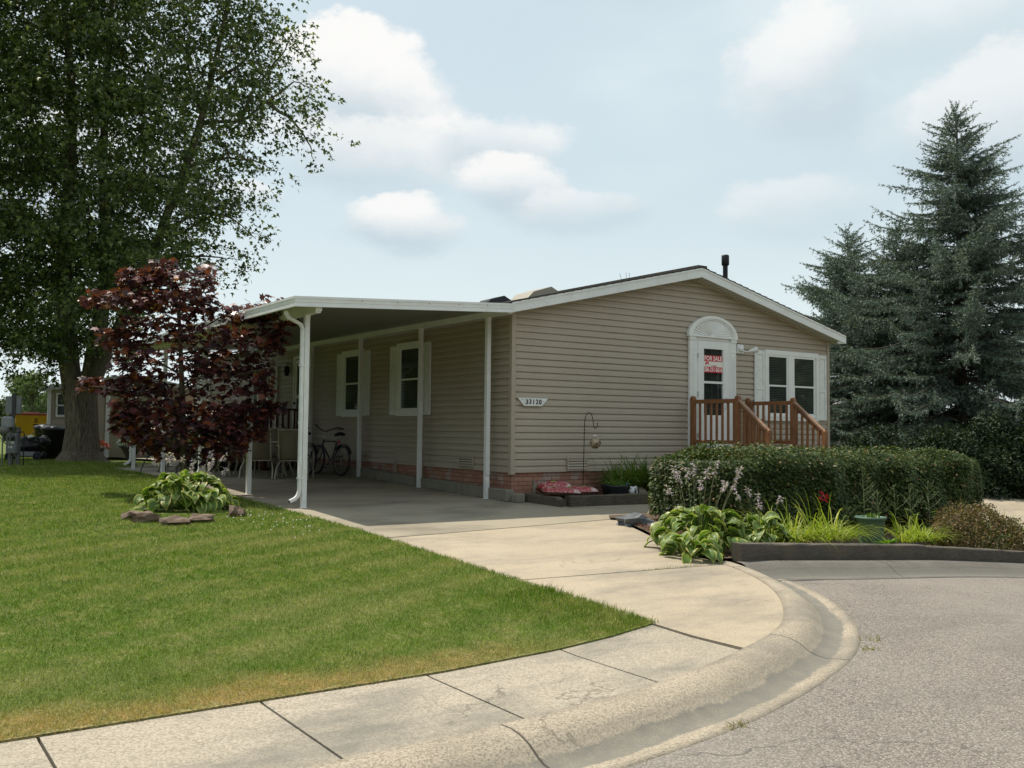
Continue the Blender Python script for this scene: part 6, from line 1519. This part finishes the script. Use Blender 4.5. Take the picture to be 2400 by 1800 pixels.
# utility pedestal
GR = pm('utility_grey', (.15, .16, .165), .55, (.20, .21, .21), 5); GRL = pm('pale_grey_paint', (.27, .28, .29), .5, (.22, .23, .24), 6); STL = pm('dull_pipe', (.13, .13, .12), .5, (.2, .19, .17), 10)
p = at(30, 1092, 23.6); up = thing('electric_meter_post', 'grey electric meter and service boxes on a post at the left edge of the lawn', 'utility post', (p.x, p.y, 0), math.radians(-30))
m = MB(); m.box(-.13, -.03, .0, .10, 0, 1.35); m.box(.05, .13, .0, .09, 0, .95); m.build('post', pm('grey_post', (.10, .10, .095), .8, (.15, .14, .13), 8), up)
m = MB(); m.box(-.20, .16, -.06, .03, 1.28, 1.72, ch=.006); m.build('upper_cabinet', GR, up)
m = MB(); m.box(-.03, .05, -.10, -.06, 1.18, 1.80, ch=.006); m.build('conduit', pm('dark_conduit', (.04, .04, .045), .6), up)
m = MB(); m.box(-.26, .02, -.16, .0, .93, 1.22, ch=.035); m.build('phone_box', GRL, up)
m = MB(); m.box(-.14, .12, -.12, .0, .30, .80, ch=.02); m.build('meter_box', GR, up)
m = MB(); m.lathe([(.085, 0), (.085, -.05), (.07, -.08), (0, -.085)], (-.0, -.12, .70), 20, axis='y'); m.build('meter', pm('meter_glass', (.05, .05, .05), .15), up)
m = MB(); m.box(-.06, .06, -.126, -.121, .55, .61); m.box(-.07, .02, -.126, -.121, .44, .49); m.build('sticker', SW, up)
m = MB(); m.tube([(.10, -.05, .82), (.24, -.05, .84), (.27, -.05, .80), (.27, -.05, .0)], .014, 8); m.build('pipe', BLACKM, up)
gmt = thing('gas_meter', 'small round gas meter on thin pipes left of the electric meter post', 'gas meter', tuple(at(4, 1092, 23.2).xy)+(0,))
m = MB(); m.tube([(0, 0, 0), (0, 0, .75), (.1, 0, .82), (.16, 0, .82)], .018, 8); m.tube([(.16, 0, .82), (.16, 0, 0)], .015, 8); m.build('pipe', STL, gmt)
m = MB(); m.lathe([(0, .05), (.10, .04), (.115, 0), (.10, -.04), (0, -.05)], (.02, -.02, .88), 20, axis='y'); m.build('dial', STL, gmt)
# hanging baskets and urn near the shed
WF = leafmat('white_petal', [(0, (.55, .55, .52)), (1, (.8, .8, .76))], .6, .2); RF = leafmat('red_petal', [(0, (.38, .01, .04)), (1, (.6, .05, .12))], .6, .2)
def flowers(t, c, r, n, mats):
    v = rdir(n, .5); v[:, 2] = np.abs(v[:, 2]); P = v*np.array(r)*rng.uniform(.7, 1.05, n)[:, None]+np.array(c)
    k = n//len(mats)
    for i, mt in enumerate(mats):
        s = slice(i*k, (i+1)*k); leaves('flower' if i < len(mats)-1 else 'foliage', P[s] if i >= len(mats)-1 else P[s]+v[s]*.02, unit(v[s]+rdir(k)*.8), rdir(k), np.full(k, .06), np.full(k, .05 if i < len(mats)-1 else .03), DIAM, mt, t)
p = at(306, 1078, 24.5); u = thing('urn_planter', 'dark pedestal urn with white and red flowers behind the far downspout', 'planter', (p.x, p.y, 0))
m = MB(); m.lathe([(0, 0), (.15, 0), (.15, .05), (.07, .10), (.07, .16), (.12, .22), (.22, .42), (.29, .48), (.29, .50), (.24, .5), (.2, .44), (0, .42)], (0, 0, 0), 28); m.build('urn', pm('bronze_urn', (.07, .055, .04), .5), u)
flowers(u, (-.12, 0, .48), (.20, .2, .18), 360, [WF, DAYG]); flowers(u, (.17, 0, .46), (.16, .2, .16), 200, [RF, DAYG])
p = at(231, 1052, 28.6); u = thing('hanging_basket', 'basket of red and white flowers hanging on a hook by the shed wall', 'planter', (p.x, p.y, p.z))
m = MB(); m.lathe([(0, -.12), (.12, -.08), (.17, .02), (.15, .02), (0, 0)], (0, 0, 0), 20); m.build('basket', pm('basket', (.05, .035, .02), .9), u); flowers(u, (.06, 0, 0), (.24, .2, .2), 300, [RF, DAYG]); flowers(u, (-.12, -.05, .02), (.12, .12, .16), 120, [WF, DAYG])
m = MB(); m.tube([(0, 0, -.1), (-.02, 0, .2)], .004, 5); m.build('wire', BLACKM, u)
p = at(222, 1060, 28.7); u = thing('garden_hook', 'thin black shepherd hook by the shed wall right of the maple trunk', 'hook', (p.x, p.y, 0))
m = MB(); m.tube([(-.02, 0, 0), (.02, 0, 1.0), (.05, 0, 1.25), (.03, 0, 1.34), (-.05, 0, 1.36), (-.12, 0, 1.33), (-.14, 0, 1.26)], .009, 6); m.build('rod', BLACKM, u)
p = at(430, 1062, 22.5); u = thing('window_box', 'black planter box with lime green leaves on the far patio side', 'planter', (p.x, p.y, .32))
m = MB(); m.box(-.42, .42, -.12, .12, 0, .24, ch=.01); m.build('box', BLACKP, u); n = 120; leaves('foliage', np.stack([rng.uniform(-.4, .4, n), rng.uniform(-.1, .1, n), rng.uniform(.22, .34, n)], 1), rdir(n, .6), rdir(n), np.full(n, .09), np.full(n, .05), DIAM, leafmat('lime_leaf', [(0, (.25, .36, .03)), (1, (.36, .48, .05))], .5, .3), u)
m = MB()
for s in (-.35, .35): m.tube([(s, 0, 0), (s, 0, -.32)], .012, 6)
m.build('leg', BLACKM, u)
p = at(463, 1066, 22.8); u = thing('teal_pot', 'teal glazed pot beside the far patio downspout', 'planter', (p.x, p.y, .15)); m = MB(); m.lathe([(0, 0), (.13, 0), (.21, .2), (.2, .42), (.17, .44), (0, .40)], (0, 0, 0), 24); m.build('pot', pm('teal_glaze', (.03, .09, .11), .3), u)
m = MB(); m.box(-.1, .1, -.1, .1, -.15, 0, ch=.01); m.build('stand', BLACKP, u)
for (px, py, d, r, n, lb) in ((505, 1100, 22.0, (.42, .35, .55), 1500, 'leafy green bush by the entry deck steps'), (480, 1095, 24, (.4, .35, .45), 900, 'small leafy bush behind the middle downspout')):
    p = at(px, py, d); mound('leafy_bush', lb, (p.x, p.y, 0), r, n, leafmat('bush_leaf', [(0, (.03, .06, .02)), (1, (.08, .13, .04))], .5, .25), .08)
p = at(455, 1045, 23.5); u = thing('potted_flowers', 'potted plant with dark red and white blooms behind the purple maple trunk', 'plant', (p.x, p.y, .45)); flowers(u, (0, 0, 0), (.3, .25, .35), 300, [RF, WF, DAYG])
m = MB(); m.lathe([(0, -.45), (.13, -.45), (.19, -.05), (.2, 0), (0, -.02)], (0, 0, 0), 20); m.build('pot', BLACKP, u)
# gable of the neighbour seen through the spruces
nb = thing('neighbour_house', 'pale neighbour house with a grey roof glimpsed through the spruces', 'house', (30, 12, 0)); 
m = MB(); m.box(20, 36, 16, 23, -.2, 2.35); m.build('wall', pm('pale_siding', (.42, .42, .40), .6), nb, True)
m = MB(); m.prism([(15.6, 2.3), (23.4, 2.3), (19.5, 3.7)], 'x', 19.6, 36.4); m.build('roof', pm('roof_grey', (.22, .22, .22), .9, (.3, .3, .3), 20), nb, True)
FARG = leafmat('far_tree_leaf', [(0, (.07, .105, .045)), (.6, (.11, .155, .06)), (1, (.17, .21, .09))], .7, .25)
def fartree(label, p, h, w, n, seed, ls=.35):
    r_ = random.Random(seed); t = thing('distant_tree', label, 'tree', p, 0, 'trees on the far side of the field'); m = MB(); m.tube([(0, 0, -.2), (0, 0, h*.5), (.1, 0, h*.9)], [.2, .12, .03], 8)
    P = []
    for k in range(26):
        z = h*r_.uniform(.15, .95); e = math.sin(PI*min(.98, (z/h)*.85+.1))**.7; a = r_.uniform(0, 6.28); q = w*e*math.sqrt(r_.random())*.8; c = (q*math.cos(a), q*math.sin(a), z); m.tube([(0, 0, z*.6), c], [.05, .02], 4)
        for j in range(n//26):
            P.append((c[0]+r_.gauss(0, w*.20), c[1]+r_.gauss(0, w*.20), c[2]+r_.gauss(0, h*.07)))
    m.build('trunk', BARK, t); P = np.array(P); n = len(P); leaves('crown', P, rdir(n, -.3), rdir(n, .6), rng.uniform(.6, 1.2, n)*ls, rng.uniform(.4, .7, n)*ls, DIAM, FARG, t)
for px, d, h, w, lb in ((72, 72, 5.4, 2.1, 'pale green rounded tree above the yellow container'), (45, 80, 5.0, 1.7, 'narrow tree left of the rounded one behind the grey boxes'), (108, 110, 3.9, 2.2, 'small far tree next to the shed corner'), (12, 60, 2.5, 1.0, 'small dark tree at the left edge of the field')):
    p = at(px, 1040, d); fartree(lb, (p.x, p.y, 0), h, w, 2600, int(px), .30)
P = []
for k in range(9000):
    x = random.uniform(-260, 180); y = 230+random.uniform(-14, 14)-abs(x)*.1; hh = 4+2.5*math.sin(x*.05)+1.5*math.sin(x*.21+1); P.append((x, y, random.uniform(0, 1)**.7*hh))
P = np.array(P); n = len(P); o = leaves('tree_line', P, rdir(n), rdir(n), np.full(n, 2.6), np.full(n, 2.0), DIAM, FARG); tag(o, 'far line of trees along the horizon', 'woods', None, 'stuff')

# ================================================================== GRASS
def grass(name, n, dmin, dmax, hgt, w0, inside, edge=None, label='short mown lawn grass'):
    P = []; tot = 0; out = []
    c = np.array([CAM.x, CAM.y])
    while tot < n:
        m_ = n*2; d = np.exp(rng.uniform(math.log(dmin), math.log(dmax), m_)); a = YAW+rng.uniform(math.radians(-33), math.radians(12), m_)
        x = c[0]+d*np.sin(a); y = c[1]+d*np.cos(a); k = inside(x, y); q = np.stack([x[k], y[k], d[k]], 1); out.append(q); tot += len(q)
    Q = np.concatenate(out)[:n]; x, y, d = Q[:, 0], Q[:, 1], Q[:, 2]
    gy = np.interp(y, [-60, -8, -4, 0, 2.7, 5.2, 8, 100], [-.52, -.52, -.34, -.165, -.10, -.02, 0, 0])
    Pz = np.stack([x, y, gy+.008], 1); k = np.clip(d/7, 1, 4)
    D = unit(np.stack([rng.normal(size=n)*.55, rng.normal(size=n)*.55, np.ones(n)], 1)); ln = hgt*rng.uniform(.5, 1.25, n)*np.clip(k, 1, 1.5); wd = w0*rng.uniform(.7, 1.3, n)*k
    o = leaves(name, Pz, D, rdir(n), ln, wd, NEEDLE, BLADE); tag(o, label, 'grass', None, 'stuff'); return o
def inl(x, y):
    lim = np.interp(y, [-7.9, -2, 0, 11.3, 11.4, 30], [-3.80, -3.82, -3.94, -3.99, -3.4, -3.4])
    r = (y > np.interp(x, [-9, -6, -5, -4.4, -3.85], [-7.915, -7.915, -7.83, -7.72, -7.57])+.012+.012*np.sin(x*9)+.008*np.sin(x*37)) & (x < lim+.012*np.sin(y*11)+.01*np.sin(y*31)) & (y < 40)
    r &= ~((x+5.18)**2/.6+(y-.55)**2/.5 < 1)
    return r
grass('lawn_grass', 460000, 3.6, 36, .028, .0032, inl)
# ragged taller tuft at the lawn corner by the apron
def inc(x, y):
    return (x < -3.79) & (x > -4.75) & (y > np.interp(x, [-5, -4.4, -3.85], [-7.83, -7.72, -7.57])-.01) & (y < -6.1) & ((x+3.8)*.8+(y+7.9)*.0 > -1.0) & (rng.uniform(size=len(x)) < np.clip(1-(abs(x+4.0))*1.3, 0, 1))
grass('corner_tuft', 3500, 5.5, 9.5, .058, .005, inc, label='longer bright grass at the lawn corner by the driveway')
# weeds in the joints
def joint(y0, xa, xb, n, lab, hgt=.035):
    x = rng.uniform(xa, xb, n); y = y0+rng.normal(size=n)*.012+(x+3.8)*.0; z = np.array([H(a, b) for a, b in zip(x, y)])
    o = leaves('joint_weeds', np.stack([x, y, z-.005], 1), rdir(n, 1.0), rdir(n), rng.uniform(.5, 1.2, n)*hgt, np.full(n, .006), NEEDLE, BLADE); tag(o, lab, 'grass', None, 'stuff')
joint(-5.79, -2.3, -1.5, 160, 'thin weeds in the driveway joint')
# clover heads
n = 42; P = np.stack([rng.normal(size=n)*.35-4.65, rng.normal(size=n)*.7-1.3, np.zeros(n)], 1); P = P[P[:, 0] < -3.95]; m = MB()
for p in P: m.blob((p[0], p[1], H(p[0], p[1])+.055), (.008, .008, .008), 1, .1)
o = m.build('clover_flowers', WHITE); tag(o, 'white clover heads scattered in the lawn near the corner post', 'flowers', None, 'stuff')
# dry tufts on the edge of the asphalt
for x, y, lb in ((-2.33, -8.5, 'dry yellow weed tuft at the bend of the gutter edge'), (-2.62, -8.68, 'second dry weed tuft just left along the gutter edge'), (-4.95, -9.43, 'dry weed tuft at the asphalt edge nearest the camera')):
    d = thing('weed_tuft', lb, 'plant', (x, y, RD(x, y))); n = 46; leaves('leaves', rng.normal(size=(n, 3))*np.array([.05, .03, .003]), rdir(n, .7), rdir(n), rng.uniform(.02, .06, n), np.full(n, .007), NEEDLE, leafmat('dry_weed', [(0, (.18, .17, .05)), (1, (.40, .34, .12))], .7, .2), d)

def woods(name, label, pts, h, n, ls):
    P = []
    for k in range(n):
        i = random.randrange(len(pts)-1); u = random.random(); a = Vector((*pts[i], 0)).lerp(Vector((*pts[i+1], 0)), u); q = a.x*.13+a.y*.11
        hh = h*(.75+.25*math.sin(q)+.12*math.sin(q*3.7)); P.append((a.x+random.gauss(0, 2.0), a.y+random.gauss(0, 2.0), random.random()**.8*hh))
    P = np.array(P); o = leaves(name, P, rdir(n), rdir(n), rng.uniform(.7, 1.3, n)*ls, rng.uniform(.5, .9, n)*ls, DIAM, FARG); tag(o, label, 'woods', None, 'stuff')
woods('woods', 'band of trees across the street behind the camera', [(-60, -38), (-20, -42), (30, -40), (60, -30)], 11, 16000, 1.1)
woods('woods', 'unseen band of trees added on the left to darken the house side wall', [(-34, -30), (-40, 0), (-36, 30), (-24, 46), (-12, 56)], 12, 14000, 1.1)  # unseen trees added to darken the side wall and its window reflections
